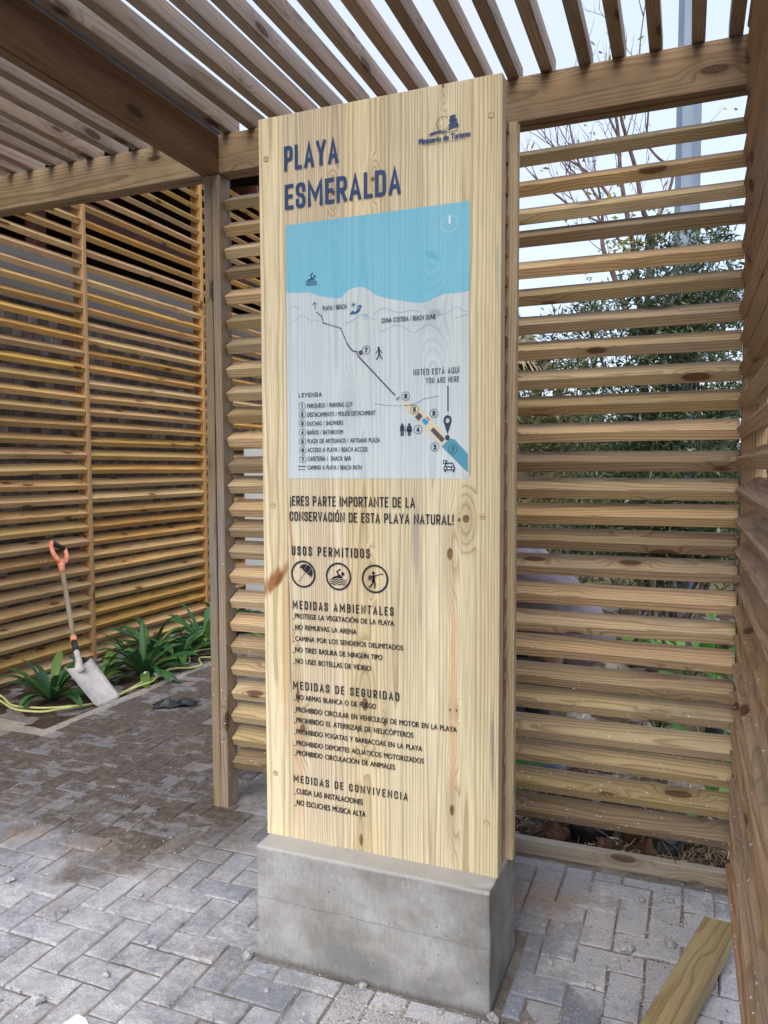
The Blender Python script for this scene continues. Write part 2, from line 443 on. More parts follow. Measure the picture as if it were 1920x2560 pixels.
def m_dirt(name, c1, c2, c3, sc1=6., bumpd=.03):
    b = NB(name)
    P = b.n('NewGeometry')
    a = b.noise(P, sc1, 7., .68); f = b.noise(P, 70., 5., .7)
    col = b.ramp(a, [(.3, c1), (.5, c2), (.7, c3)])
    col = b.mix(.7, col, b.ramp(f, [(.3, (.5, .5, .5)), (.7, (1.35, 1.35, 1.35))]), 'MULTIPLY')
    return b.done(col, .95, b.bump(b.math('ADD', a, b.math('MULTIPLY', f, .4)), .9, bumpd), spec=.15)
m_soil = m_dirt('garden_soil', (.035, .026, .02), (.075, .052, .037), (.15, .11, .075))
m_sand = m_dirt('bedding_sand', (.26, .19, .13), (.38, .285, .20), (.45, .36, .27), 4., .02)
m_joint = m_dirt('joint_sand', (.10, .092, .085), (.20, .185, .172), (.32, .31, .30), 5., .01)
m_verge = m_dirt('verge_ground', (.06, .06, .03), (.12, .11, .06), (.22, .18, .12), 1.2, .05)
m_mortar = m_dirt('mortar_band', (.24, .22, .18), (.32, .29, .245), (.38, .36, .32), 5., .01)

# ------------------------------------------------------------------ ground
g = MB(); g.box(-120, 120, -120, 160, -.30, -.062)
struct(g.build('ground', m_verge))
g = MB(); g.box(-4.9, 1.2, -6, 9.0, -.10, -.0050)
struct(g.build('paving_bed', m_joint))

def paving():
    mb = MB()
    s = .1015
    x00, y00 = -1.51, 1.88
    for j in range(-44, 60):
        for i in range(-24, 26):
            k = (i - j) % 4
            if k == 0: w, h, ii, jj = 2, 1, i, j
            elif k == 3: w, h, ii, jj = 1, 2, i, j
            else: continue
            x, y = x00 + ii * s, y00 + jj * s
            x1, y1 = x + w * s, y + h * s
            if x < -4.7 or (x < -3.36 and y1 > 3.22) or x1 > 1.1 or y < -2.5 or y1 > 7.6: continue
            if x1 > -1.86 and y1 > 2.86:                      # planting bed behind the back screen
                if x > -1.92 or y > 2.86: 
                    y1 = min(y1, 2.852)
                    if y1 - y < .03: continue
            if x < -.462 and x1 > -1.2 and y < 2.31 and y1 > 1.955:   # cut round the plinth
                if y < 1.955 - .05 : y1 = 1.952
                elif x1 > -.462 + .05: x = max(x, -.448)
                elif x < -1.2 - .05: x1 = -1.21
                elif y1 > 2.36: y = 2.32
                else: continue
            if x < -1.95 and y > 1 and x < -3.25: pass
            gp = .0010 + random.random() ** 2 * .0034
            z = random.uniform(-.003, .003); tx, ty = random.uniform(-.018, .018), random.uniform(-.018, .018)
            if random.random() < .06: z -= .003
            xa, xb, ya, yb = x + gp, x1 - gp, y + gp, y1 - gp
            cx, cy = (xa + xb) / 2, (ya + yb) / 2
            rot = random.uniform(-.02, .02); cr, sr = math.cos(rot), math.sin(rot)
            def T(px, py, pz):
                dx, dy = px - cx, py - cy
                return (cx + dx * cr - dy * sr, cy + dx * sr + dy * cr, z + pz + dx * tx + dy * ty)
            c = .0045
            n = 5
            rings = []
            for (ins, zz) in ((0, -.05), (0, -.0075), (.0018, -.0028), (c, 0)):
                jit = .002 if zz > -.04 else 0
                ring = []
                A = [(xa + ins, ya + ins), (xb - ins, ya + ins), (xb - ins, yb - ins), (xa + ins, yb - ins)]
                for q in range(4):
                    P0, P1 = A[q], A[(q + 1) % 4]
                    for e in range(3):
                        t_ = e / 3
                        ring.append(T(P0[0] + (P1[0] - P0[0]) * t_ + random.uniform(-jit, jit), P0[1] + (P1[1] - P0[1]) * t_ + random.uniform(-jit, jit), zz))
                rings.append(ring)
            vs = [p for r_ in rings for p in r_]
            fs = []
            for r_ in range(3):
                for q in range(12):
                    fs.append((r_ * 12 + q, r_ * 12 + (q + 1) % 12, (r_ + 1) * 12 + (q + 1) % 12, (r_ + 1) * 12 + q))
            fs.append(tuple(36 + q for q in range(12)))
            mb.add(vs, fs, None, random.random())
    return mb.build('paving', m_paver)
struct(paving())

# planting bed behind the back screen and along the left wall
def bumpy(name, x0, x1, y0, y1, z, amp, mat, nx=60, ny=60, f=4.):
    xs, ys = np.linspace(x0, x1, nx), np.linspace(y0, y1, ny)
    vs = [(x, y, z + amp * mnoise.fractal(Vector((x * f, y * f, 3.1)), 1., 2., 4)) for y in ys for x in xs]
    fs = [(j * nx + i, j * nx + i + 1, (j + 1) * nx + i + 1, (j + 1) * nx + i) for j in range(ny - 1) for i in range(nx - 1)]
    return struct(raw(name, vs, fs, mat, True))
bumpy('soil_bed', -1.15, 1.6, 2.95, 10., .0, .035, m_soil, 80, 140, 5.)
bumpy('sand_ground', -1.83, -1.152, 2.80, 10., -.012, .012, m_sand, 40, 100, 6.)
bumpy('soil_strip', -4.6, -3.37, 3.30, 9., -.004, .016, m_soil, 50, 120, 7.)
mb = MB()
mb.lumber((-3.36, 3.30, -.024), (-3.36, 7.5, -.026), .05, .07, ch=.012, seg=40, wob=.006)
mb.lumber((-4.6, 3.27, -.026), (-3.33, 3.27, -.026), .058, .16, ch=.014, seg=30, wob=.008)
struct(mb.build('mortar_edge', m_mortar))

# ------------------------------------------------------------------ pergola
perg = thing('pergola', 'open timber pergola of close rafters on beams and posts above the sign', 'pergola', (-1.88, 2.84, 0))
def part(name, fn, mat, parent, label=None):
    mb = MB(); fn(mb)
    o = mb.build(name, mat, parent)
    if label: o['label'] = label
    return o
# front beam (two plies) that runs over the back screen
def f(mb):
    mb.lumber((-1.846, 2.819, 2.803), (.215, 2.819, 2.803), .158, .038, rnd=.33, seg=8)
    mb.lumber((-1.846, 2.861, 2.800), (.215, 2.861, 2.800), .156, .038, rnd=.61, seg=8)
part('beam', f, m_beam, perg)
def f(mb):
    mb.lumber((-4.6, 2.819, 2.803), (-1.932, 2.819, 2.803), .158, .038, rnd=.82, seg=8)
    mb.lumber((-4.6, 2.861, 2.800), (-1.932, 2.861, 2.800), .156, .038, rnd=.47, seg=8)
part('beam', f, m_beam, perg)
def f(mb):
    mb.lumber((-1.868, .25, 2.803), (-1.868, 2.882, 2.803), .160, .040, rnd=.21, seg=8)
    mb.lumber((-1.909, .25, 2.800), (-1.909, 2.882, 2.800), .156, .038, rnd=.56, seg=8)
part('cross_beam', f, m_beam2, perg)
def f(mb):
    mb.lumber((-1.905, 2.842, 0), (-1.905, 2.842, 2.72), .084, .039, up=(0, 1, 0), rnd=.12, wob=.002)
    mb.lumber((-1.865, 2.842, 0), (-1.865, 2.842, 2.72), .084, .037, up=(0, 1, 0), rnd=.74, wob=.002)
part('post', f, m_post, perg)
def f(mb):
    mb.lumber((.186, 2.87, -.02), (.186, 2.87, 2.9), .086, .038, up=(0, 1, 0), rnd=.35, wob=.002)
    mb.lumber((.227, 2.875, -.02), (.227, 2.875, 2.9), .086, .038, up=(0, 1, 0), rnd=.68, wob=.002)
part('post', f, m_side, perg)
k = 0
x = .12
while x > -4.6:
    if abs(x + 1.888) > .05:
        def f(mb):
            j = random.uniform(-.004, .004) - (.014 if abs(x + 1.805) < .02 else 0)
            tw = random.uniform(-.05, .05)
            mb.lumber((x + j, .2, 2.920), (x + j + random.uniform(-.006, .006), 2.876 + random.uniform(-.01, .006), 2.920), .071, .042, roll=tw, seg=10, wob=.003)
        part('rafter', f, m_raft, perg)
    x -= .1203 if x > -1.9 else .118
    k += 1
def f(mb):
    mb.lumber((-4.6, .23, 2.803), (.215, .23, 2.803), .158, .038, rnd=.4, seg=8)
part('beam', f, m_beam, perg)

# ------------------------------------------------------------------ back screen
AL = math.radians(28)
scr = thing('slatted_screen', 'tan louvred timber screen behind the sign, between the two pergola posts', 'screen', (-.84, 2.86, 0))
tops = [2.663, 2.556, 2.457, 2.373, 2.261, 2.16, 2.058, 1.96, 1.857, 1.761, 1.66, 1.552, 1.459, 1.362, 1.271, 1.175, 1.067, .96, .861, .757, .662, .555, .454, .349, .246]
def f(mb):
    for i, tz in enumerate(tops):
        r_ = random.uniform(-.045, .045)
        zc = tz - .040
        mb.lumber((-1.842, 2.872, zc + random.uniform(-.003, .003)), (.163, 2.872, zc + random.uniform(-.003, .003)), .086, .042, up=(0, 1, 0), roll=AL + r_, seg=8, wob=.0025)
part('slats', f, m_slat, scr)

# ------------------------------------------------------------------ side screen at the right
sid = thing('slatted_screen', 'brown louvred timber side screen at the right edge, running towards the viewer', 'screen', (.2, 2.3, 0))
def f(mb):
    z = .02
    while z < 2.85:
        z += .1002
        mb.lumber((.196, 2.824, z + random.uniform(-.003, .003)), (.196, -.4, z + random.uniform(-.004, .004)), .086, .042, up=(1, 0, 0), roll=AL + random.uniform(-.06, .06), seg=12, wob=.003)
part('slats', f, m_side, sid)
def f(mb):
    mb.lumber((.235, 1.60, -.03), (.235, 1.60, 2.72), .085, .036, up=(0, 1, 0), rnd=.5, wob=.001)
part('stud', f, m_side, sid)

# ------------------------------------------------------------------ left wall, one louvred panel per bay
PZ0, PITCH_L = .0, .1108
bays = [(1.62, 3.14), (3.14, 4.66), (4.66, 6.18), (6.18, 7.70), (7.70, 9.22)]
labs = ['golden slatted wall panel running out of the photo beyond its left edge', 'golden slatted wall panel that the orange-handled shovel leans on', 'golden slatted wall panel between the shovel and the pergola post',
        'golden slatted wall panel seen just past the grey corner post', 'farthest golden slatted wall panel, glimpsed between post and sign']
for (y0, y1), lab in zip(bays, labs):
    t = thing('slatted_wall_panel', lab, 'slatted wall', (-4.31, (y0 + y1) / 2, 0), 'slatted wall panels in the left wall')
    def f(mb):
        for i in range(39):
            z = .045 + i * PITCH_L
            mb.lumber((-4.327, y0 + .018, z + random.uniform(-.004, .004)), (-4.327, y1 - .021, z + random.uniform(-.004, .004)), .094, .042, up=(1, 0, 0), roll=math.radians(31) + random.uniform(-.05, .05), seg=6, wob=.003)
    part('slats', f, m_left, t)
    def f(mb):
        mb.lumber((-4.325, y1, -.03), (-4.325, y1, 4.4), .105, .036, up=(1, 0, 0))
    part('stud', f, m_left, t)

# ---- artwork of the sign, metres on the board plane
TEXTS = [('PLAYA', -1.1205, 2.3672, -0.9449, 0.0705, 'title'), ('ESMERALDA', -1.1192, 2.2558, -0.7543, 0.072, 'title'), ('Ministerio de Turismo', -0.7013, 2.3804, -0.5565, 0.0136, 'logo'), ('REPÚBLICA DOMINICANA', -0.6865, 2.3721, -0.5695, 0.0058, 'logo2'), ('¡ERES PARTE IMPORTANTE DE LA', -1.1127, 1.3818, -0.7141, 0.0295, 'slogan'), ('CONSERVACIÓN DE ESTA PLAYA NATURAL!', -1.1143, 1.3359, -0.6003, 0.0286, 'slogan'), ('USOS PERMITIDOS', -1.1084, 1.232, -0.853, 0.0282, 'heading'), ('MEDIDAS AMBIENTALES', -1.1075, 1.0681, -0.779, 0.026, 'heading'), ('MEDIDAS DE SEGURIDAD', -1.1093, 0.8204, -0.7621, 0.0253, 'heading'), ('MEDIDAS DE CONVIVENCIA', -1.1104, 0.5289, -0.7365, 0.0237, 'heading'), ('_PROTEGE LA VEGETACIÓN DE LA PLAYA', -1.1095, 1.0396, -0.7781, 0.015, 'rule'), ('_NO REMUEVAS LA ARENA', -1.1093, 1.0058, -0.8962, 0.0146, 'rule'), ('_CAMINA POR LOS SENDEROS DELIMITADOS', -1.1092, 0.9705, -0.7502, 0.0146, 'rule'), ('_NO TIRES BASURA DE NINGÚN TIPO', -1.1096, 0.9359, -0.8149, 0.0151, 'rule'), ('_NO USES BOTELLAS DE VIDRIO', -1.1095, 0.9009, -0.851, 0.0151, 'rule'), ('_NO ARMAS BLANCA O DE FUEGO', -1.1085, 0.789, -0.835, 0.0152, 'rule'), ('_PROHIBIDO CIRCULAR EN VEHÍCULOS DE MOTOR EN LA PLAYA', -1.1084, 0.7506, -0.5899, 0.0153, 'rule'), ('_PROHIBIDO EL ATERRIZAJE DE HELICÓPTEROS', -1.1088, 0.7176, -0.7197, 0.0153, 'rule'), ('_PROHIBIDO FOGATAS Y BARBACOAS EN LA PLAYA', -1.1086, 0.682, -0.6925, 0.0148, 'rule'), ('_PROHIBIDO DEPORTES ACUÁTICOS MOTORIZADOS', -1.109, 0.6465, -0.6876, 0.0148, 'rule'), ('_PROHIBIDO CIRCULACIÓN DE ANIMALES', -1.1089, 0.6156, -0.7762, 0.0149, 'rule'), ('_CUIDA LAS INSTALACIONES', -1.1103, 0.4938, -0.8791, 0.0165, 'rule'), ('_NO ESCUCHES MÚSICA ALTA', -1.1102, 0.4578, -0.8704, 0.0166, 'rule'), ('PLAYA / BEACH', -0.9977, 1.9532, -0.9218, 0.0131, 'map'), ('DUNA COSTERA / BEACH DUNE', -0.8129, 1.9044, -0.6535, 0.0131, 'map'), ('USTED ESTÁ AQUÍ', -0.718, 1.7535, -0.5851, 0.0163, 'map'), ('YOU ARE HERE', -0.6815, 1.7297, -0.585, 0.0151, 'map'), ('PARQUEOS / PARKING LOT', -1.0517, 1.6726, -0.9039, 0.0127, 'map'), ('DESTACAMENTO / POLICE DETACHMENT', -1.052, 1.6462, -0.8327, 0.0127, 'map'), ('DUCHAS / SHOWERS', -1.0523, 1.6202, -0.9354, 0.0127, 'map'), ('BAÑOS / BATHROOM', -1.0517, 1.5939, -0.936, 0.0123, 'map'), ('PLAZA DE ARTESANOS / ARTISANS PLAZA', -1.0515, 1.5684, -0.8194, 0.0123, 'map'), ('ACCESO A PLAYA / BEACH ACCESS', -1.0518, 1.5422, -0.8579, 0.0127, 'map'), ('CAFETERÍA /  SNACK BAR', -1.0516, 1.5162, -0.9103, 0.0127, 'map'), ('CAMINO A PLAYA / BEACH PATH', -1.0519, 1.4902, -0.8774, 0.0124, 'map'), ('LEYENDA', -1.0796, 1.7049, -1.0034, 0.0123, 'bold')]
ART = {'panel': [(-1.1208, 2.208), (-0.5562, 2.2132), (-0.5602, 1.4646), (-1.1145, 1.463)], 'coast': [(-1.1197, 2.0155), (-1.0796, 2.011), (-1.0452, 2.0092), (-1.007, 1.9962), (-0.9609, 1.986), (-0.9402, 1.9862), (-0.9277, 1.9962), (-0.9112, 2.0078), (-0.8786, 2.0112), (-0.8544, 2.001), (-0.8305, 1.9844), (-0.7988, 1.9727), (-0.7518, 1.9616), (-0.7055, 1.9525), (-0.6751, 1.9536), (-0.6525, 1.9631), (-0.6263, 1.9701), (-0.593, 1.9697), (-0.5583, 1.9731)], 'dash': [(-1.0181, 1.9501), (-1.0021, 1.9388), (-0.9963, 1.9177), (-0.9408, 1.8989), (-0.9213, 1.8548)], 'solid': [(-0.9213, 1.8548), (-0.9164, 1.8463), (-0.9009, 1.8301), (-0.8906, 1.8296), (-0.8866, 1.8163), (-0.772, 1.6987)], 'arrow': [(-1.0214, 1.9571), (-1.025, 1.98), (-1.0319, 1.9712), (-1.0149, 1.9717)], 'road': [(-0.837, 1.6781), (-0.7918, 1.6718), (-0.7329, 1.67), (-0.7057, 1.6774), (-0.6827, 1.6875), (-0.6428, 1.6922)], 'dunes': [[(-1.1129, 1.963), (-1.0953, 1.9742), (-1.078, 1.9642)], [(-1.1059, 1.9254), (-1.0892, 1.9319), (-1.0652, 1.9442), (-1.0417, 1.9296), (-1.0247, 1.9284), (-1.0111, 1.9244)], [(-0.9242, 1.9133), (-0.9077, 1.9162), (-0.879, 1.9315), (-0.8628, 1.9321), (-0.8468, 1.9192), (-0.8296, 1.9143)], [(-0.8407, 1.9305), (-0.8107, 1.9457), (-0.7831, 1.937), (-0.7675, 1.9322), (-0.7519, 1.9303), (-0.7248, 1.9333), (-0.6971, 1.9269)], [(-0.8217, 1.8798), (-0.803, 1.884), (-0.7734, 1.8958), (-0.7481, 1.8893), (-0.719, 1.8719), (-0.6941, 1.882), (-0.6694, 1.8903), (-0.6524, 1.8792), (-0.6363, 1.8717)], [(-0.6393, 1.9154), (-0.6188, 1.9192), (-0.5929, 1.932), (-0.5745, 1.9211), (-0.5618, 1.9177)], [(-0.5958, 1.9017), (-0.5782, 1.9074), (-0.5606, 1.9078)]], 'nums': [(1, -1.069, 1.6792), (2, -1.0684, 1.6537), (3, -1.0683, 1.6275), (4, -1.0681, 1.6004), (5, -1.068, 1.5737), (6, -1.0678, 1.5474), (7, -1.0681, 1.5214)], 'mapnums': [(7, -0.8613, 1.8316), (6, -0.741, 1.6961), (5, -0.7146, 1.6578), (3, -0.6579, 1.646), (4, -0.7046, 1.6022), (2, -0.6548, 1.5524), (1, -0.6024, 1.5453)], 'lot': [(-0.6351, 1.5536), (-0.6189, 1.5689), (-0.6107, 1.5749), (-0.6014, 1.5736), (-0.5939, 1.5685), (-0.5605, 1.5324), (-0.5603, 1.4818)], 'sand': [(-0.7582, 1.6865), (-0.7367, 1.6785), (-0.7019, 1.6646), (-0.6257, 1.587), (-0.6257, 1.5582), (-0.6408, 1.5584), (-0.7368, 1.6584)], 'bld': [[(-0.8861, 1.8293), (-0.8755, 1.8328), (-0.8715, 1.8207), (-0.8817, 1.8168)], [(-0.772, 1.6895), (-0.7621, 1.6972), (-0.7574, 1.6927), (-0.7673, 1.6839)], [(-0.7135, 1.637), (-0.7011, 1.6494), (-0.6904, 1.6389), (-0.7031, 1.6258)], [(-0.6942, 1.6263), (-0.6858, 1.6345), (-0.6731, 1.6218), (-0.6827, 1.6123)], [(-0.6815, 1.6344), (-0.6781, 1.6379), (-0.6697, 1.6275), (-0.6728, 1.624)], [(-0.6682, 1.5986), (-0.659, 1.6074), (-0.6265, 1.5744), (-0.6351, 1.5648)]], 'pin': [(-0.6183, 1.6252), (-0.6183, 1.6395), (-0.6182, 1.5875), (-0.6186, 1.5779), (-0.6173, 1.7208), (-0.6172, 1.6495)], 'icons': {'swim': [(-1.0523, 2.0305), (-1.017, 2.0663)], 'sunb': [(-0.9125, 1.9358), (-0.8756, 1.968)], 'walk': [(-0.8321, 1.8027), (-0.8111, 1.8378)], 'wc': [(-0.7593, 1.585), (-0.7224, 1.619)], 'car': [(-0.6301, 1.4825), (-0.5964, 1.5159)], 'compass': [(-0.6347, 2.1362), (-0.5924, 2.1781)]}, 'legline': [(-1.0832, 1.5001), (-1.057, 1.5), (-1.0833, 1.4904)], 'circ': [((-1.0702, 1.1759), 0.04100000000000015), ((-0.9535, 1.1744), 0.041100000000000025), ((-0.8369, 1.1731), 0.04159999999999997)], 'logo': {'sun': [(-0.6507, 2.4044), (-0.6136, 2.4454)], 's1': [(-0.6136, 2.4411), (-0.6067, 2.4426), (-0.5999, 2.4431), (-0.5964, 2.4409), (-0.597, 2.4354), (-0.6039, 2.4355), (-0.6136, 2.433)], 's2': [(-0.6159, 2.4312), (-0.6125, 2.4334), (-0.6038, 2.4333), (-0.5958, 2.4328), (-0.5922, 2.4284), (-0.5935, 2.4249), (-0.5947, 2.4235), (-0.6038, 2.4233), (-0.613, 2.4222), (-0.6148, 2.4278)], 's3': [(-0.6176, 2.4199), (-0.6096, 2.4211), (-0.5981, 2.4217), (-0.5924, 2.4209), (-0.5878, 2.4159), (-0.5889, 2.4107), (-0.5912, 2.4068), (-0.5935, 2.4104), (-0.6026, 2.4097), (-0.6118, 2.4074), (-0.6199, 2.4028), (-0.6159, 2.4086), (-0.6142, 2.4137), (-0.6151, 2.4171)], 'w1': [(-0.6729, 2.4012), (-0.6653, 2.4057), (-0.6512, 2.4072), (-0.6396, 2.4075), (-0.6378, 2.4046), (-0.6303, 2.4039), (-0.6222, 2.4026), (-0.6187, 2.4015), (-0.628, 2.4008), (-0.6396, 2.4018), (-0.6466, 2.4038), (-0.6559, 2.402), (-0.67, 2.3988)], 'w2': [(-0.6747, 2.396), (-0.6629, 2.3977), (-0.6489, 2.4011), (-0.6396, 2.3992), (-0.628, 2.3985), (-0.6187, 2.399), (-0.6072, 2.3986), (-0.5935, 2.4002), (-0.5866, 2.4012), (-0.5912, 2.4023), (-0.6049, 2.4006), (-0.6187, 2.4002), (-0.628, 2.3995), (-0.6396, 2.4003), (-0.6489, 2.4025), (-0.6629, 2.399)], 'birds': [[(-0.6495, 2.4205), (-0.646, 2.4216), (-0.6419, 2.422)], [(-0.6408, 2.4169), (-0.6379, 2.4175), (-0.6355, 2.4182)], [(-0.6606, 2.4131), (-0.6571, 2.4141), (-0.6536, 2.4147)]]}}

# ------------------------------------------------------------------ information sign
sign = thing('information_sign', 'tall pale pine information board with a blue beach map, standing on a grey concrete plinth', 'sign', (-.84, 2.13, 0))
def plinth():
    bm = bmesh.new()
    x0, x1, y0, y1, z0, z1 = -1.199, -.472, 1.964, 2.292, -.12, .35
    bmesh.ops.create_grid(bm, x_segments=1, y_segments=1, size=1)
    bm.clear()
    r = bmesh.ops.create_cube(bm, size=1)
    for v in bm.verts:
        v.co = Vector((x0 + (v.co.x + .5) * (x1 - x0), y0 + (v.co.y + .5) * (y1 - y0), z0 + (v.co.z + .5) * (z1 - z0)))
    bmesh.ops.subdivide_edges(bm, edges=bm.edges[:], cuts=11, use_grid_fill=True)
    bmesh.ops.bevel(bm, geom=[e for e in bm.edges if e.calc_face_angle(0) > .5], offset=.006, segments=2, affect='EDGES', profile=.5)
    for v in bm.verts:
        n = mnoise.fractal(v.co * 9, 1., 2., 3) * .0035
        v.co += Vector((n, n * .7, n * .6))
        # chipped arris at the front right corner
        c = (v.co - Vector((x1, y0, z1))).length
        if c < .055 and mnoise.noise(v.co * 60) > -.2: v.co += Vector((-.010, .006, -.012)) * (1 - c / .055)
    me = bpy.data.meshes.new('plinth'); bm.to_mesh(me); bm.free()
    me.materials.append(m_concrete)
    o = bpy.data.objects.new('plinth', me); COL.objects.link(o); attach(o, sign)
    return o
plinth()
YF = 2.045
ZB, ZT = .349, 2.530
RND = [.915, .22, .445, .635, .38, .81, .55]
wcb = lambda v: (v[2], v[0], v[1] - YF)
def stave_rnd(x):
    for a, b_, r_ in zip(EDGES, EDGES[1:], RND):
        if x <= b_ + 1e-6: return r_
    return RND[-1]
mb = MB()
for a, b_, r_ in zip(EDGES, EDGES[1:], RND):
    c = .0022
    x0 = a; x1 = b_
    pr = [(x0, YF + .046), (x0, YF), (x1, YF), (x1, YF + .046)]
    ca = .002 if a == XL else 0; cb_ = .002 if b_ == XR else 0
    vs = []
    for z, ins in ((ZB, 0), (ZT - .002, 0), (ZT, .002)):
        for (xx, yy) in ((x0, YF + .046 - ins), (x0, YF + ca + ins), (x0 + ca, YF + ins), (x1 - cb_, YF + ins), (x1, YF + cb_ + ins), (x1, YF + .046 - ins)):
            vs.append((xx, yy, z))
    fs = []
    for lv in (0, 6):
        for k in range(6):
            fs.append((lv + k, lv + (k + 1) % 6, lv + 6 + (k + 1) % 6, lv + 6 + k))
    fs.append((12, 13, 14, 15, 16, 17)); fs.append((5, 4, 3, 2, 1, 0))
    mb.add(vs, fs, [wcb(v) for v in vs], r_)
front = mb.build('front_board', m_totem, sign)
mb = MB(); 
mb.lumber((-.832, 2.180, ZB - .002), (-.832, 2.180, 2.45), .756, .036, up=(1, 0, 0), rnd=.31)
mb.build('back_board', m_back, sign)
def f(mb):
    mb.lumber((-.50, 2.126, ZB), (-.50, 2.126, 2.44), .030, .062, up=(1, 0, 0), rnd=.3)
    mb.lumber((-1.18, 2.126, ZB), (-1.18, 2.126, 2.44), .030, .062, up=(1, 0, 0), rnd=.7)
    for z in np.arange(.42, 2.42, .083):        # notched comb edge between the two boards
        h = random.uniform(.024, .05)
        mb.lumber((-.4795, 2.126, z), (-.4795, 2.126, z + h), .010, .050, up=(1, 0, 0), seg=1, wob=0, ch=.003)
part('core_batten', f, m_core, sign)

def sheet(name, mat, cols, zlo, zhi, y, smooth=False):
    """printed film over the board: columns xs, lower and upper edge functions"""
    mb = MB()
    xs = sorted(set(cols))
    for a, b_ in zip(xs, xs[1:]):
        vs = [(a, y, zlo(a)), (b_, y, zlo(b_)), (b_, y, zhi(b_)), (a, y, zhi(a))]
        mb.add(vs, [(0, 1, 2, 3)], [wcb(v) for v in vs], stave_rnd((a + b_) / 2))
    return mb.build(name, mat, front)
coast = ART['coast']
cx_ = [p[0] for p in coast]; cz_ = [p[1] for p in coast]
def smooth_poly(pts, n=6):
    pts = [Vector((*p, 0)) for p in pts]
    out = []
    for i in range(len(pts) - 1):
        a, b_, c, d = pts[max(i - 1, 0)], pts[i], pts[i + 1], pts[min(i + 2, len(pts) - 1)]
        for k in range(n):
            t_ = k / n
            q = .5 * ((2 * b_) + (c - a) * t_ + (2 * a - 5 * b_ + 4 * c - d) * t_ ** 2 + (3 * b_ - a - 3 * c + d) * t_ ** 3)
            out.append((q.x, q.y))
    out.append((pts[-1].x, pts[-1].y))
    return out
cs = smooth_poly(coast)
csx, csz = [p[0] for p in cs], [p[1] for p in cs]
PX0, PX1, PZB, PZT = -1.1185, -.5575, 1.464, 2.211
zc_ = lambda x: float(np.interp(x, csx, csz))
cols = [PX0, PX1] + [e for e in EDGES if PX0 < e < PX1] + [x for x in csx if PX0 < x < PX1]
sheet('map_sea', m_sea, cols, zc_, lambda x: PZT, YF - .0008)
sheet('map_land', m_land, cols, lambda x: PZB, zc_, YF - .0008)

# --- lettering
NAVY = plain('navy_ink', (.018, .055, .165), .5)
BLACK = plain('black_ink', (.010, .012, .022), .5)
MAPINK = plain('map_ink', (.018, .040, .085), .5)
SEAINK = plain('sea_ink', (.02, .10, .27), .5)
WHITE = plain('white_ink', (.72, .84, .90), .5)
DUNE = plain('dune_ink', (.20, .33, .44), .5)
TEAL = plain('teal_ink', (.075, .29, .41), .5)
BROWN = plain('brown_ink', (.085, .07, .085), .6)
BLUE = plain('blue_ink', (.0, .30, .72), .5)
RED = plain('red_ink', (.60, .13, .07), .5)
BEIGE = plain('beige_ink', (.64, .58, .42), .6)
LGREY = plain('grey_ink', (.25, .28, .31), .6)

dg = bpy.context.evaluated_depsgraph_get
def text_geo(txt, off=0., space=1., wspace=1., shear=0.):
    cu = bpy.data.curves.new('lettering', 'FONT')
    cu.body = txt; cu.size = 1; cu.offset = off; cu.space_character = space; cu.space_word = wspace; cu.resolution_u = 4
    o = bpy.data.objects.new('lettering', cu); COL.objects.link(o)
    me = bpy.data.meshes.new_from_object(o.evaluated_get(dg()))
    v = np.zeros(len(me.vertices) * 3, 'f'); me.vertices.foreach_get('co', v)
    v = v.reshape(-1, 3)[:, :2]
    fs = [tuple(p.vertices) for p in me.polygons]
    bpy.data.objects.remove(o); bpy.data.curves.remove(cu); bpy.data.meshes.remove(me)
    return v, fs
H_ = {}
def place_text(mb, txt, x0, z0, x1, cap, off=0., space=1., y=None, wspace=1.):
    if (off,) not in H_:
        H_[(off,)] = text_geo('H', off)[0]
    hv = H_[(off,)]
    capu = hv[:, 1].max() - hv[:, 1].min(); b0 = hv[:, 1].min()
    v, fs = text_geo(txt, off, space, wspace)
    a, b_ = v[:, 0].min(), v[:, 0].max()
    X = x0 + (v[:, 0] - a) / (b_ - a) * (x1 - x0)
    Z = z0 + (v[:, 1] - b0) / capu * cap
    yy = YF - .0026 if y is None else y
    mb.add([(p, yy, q) for p, q in zip(X, Z)], fs)

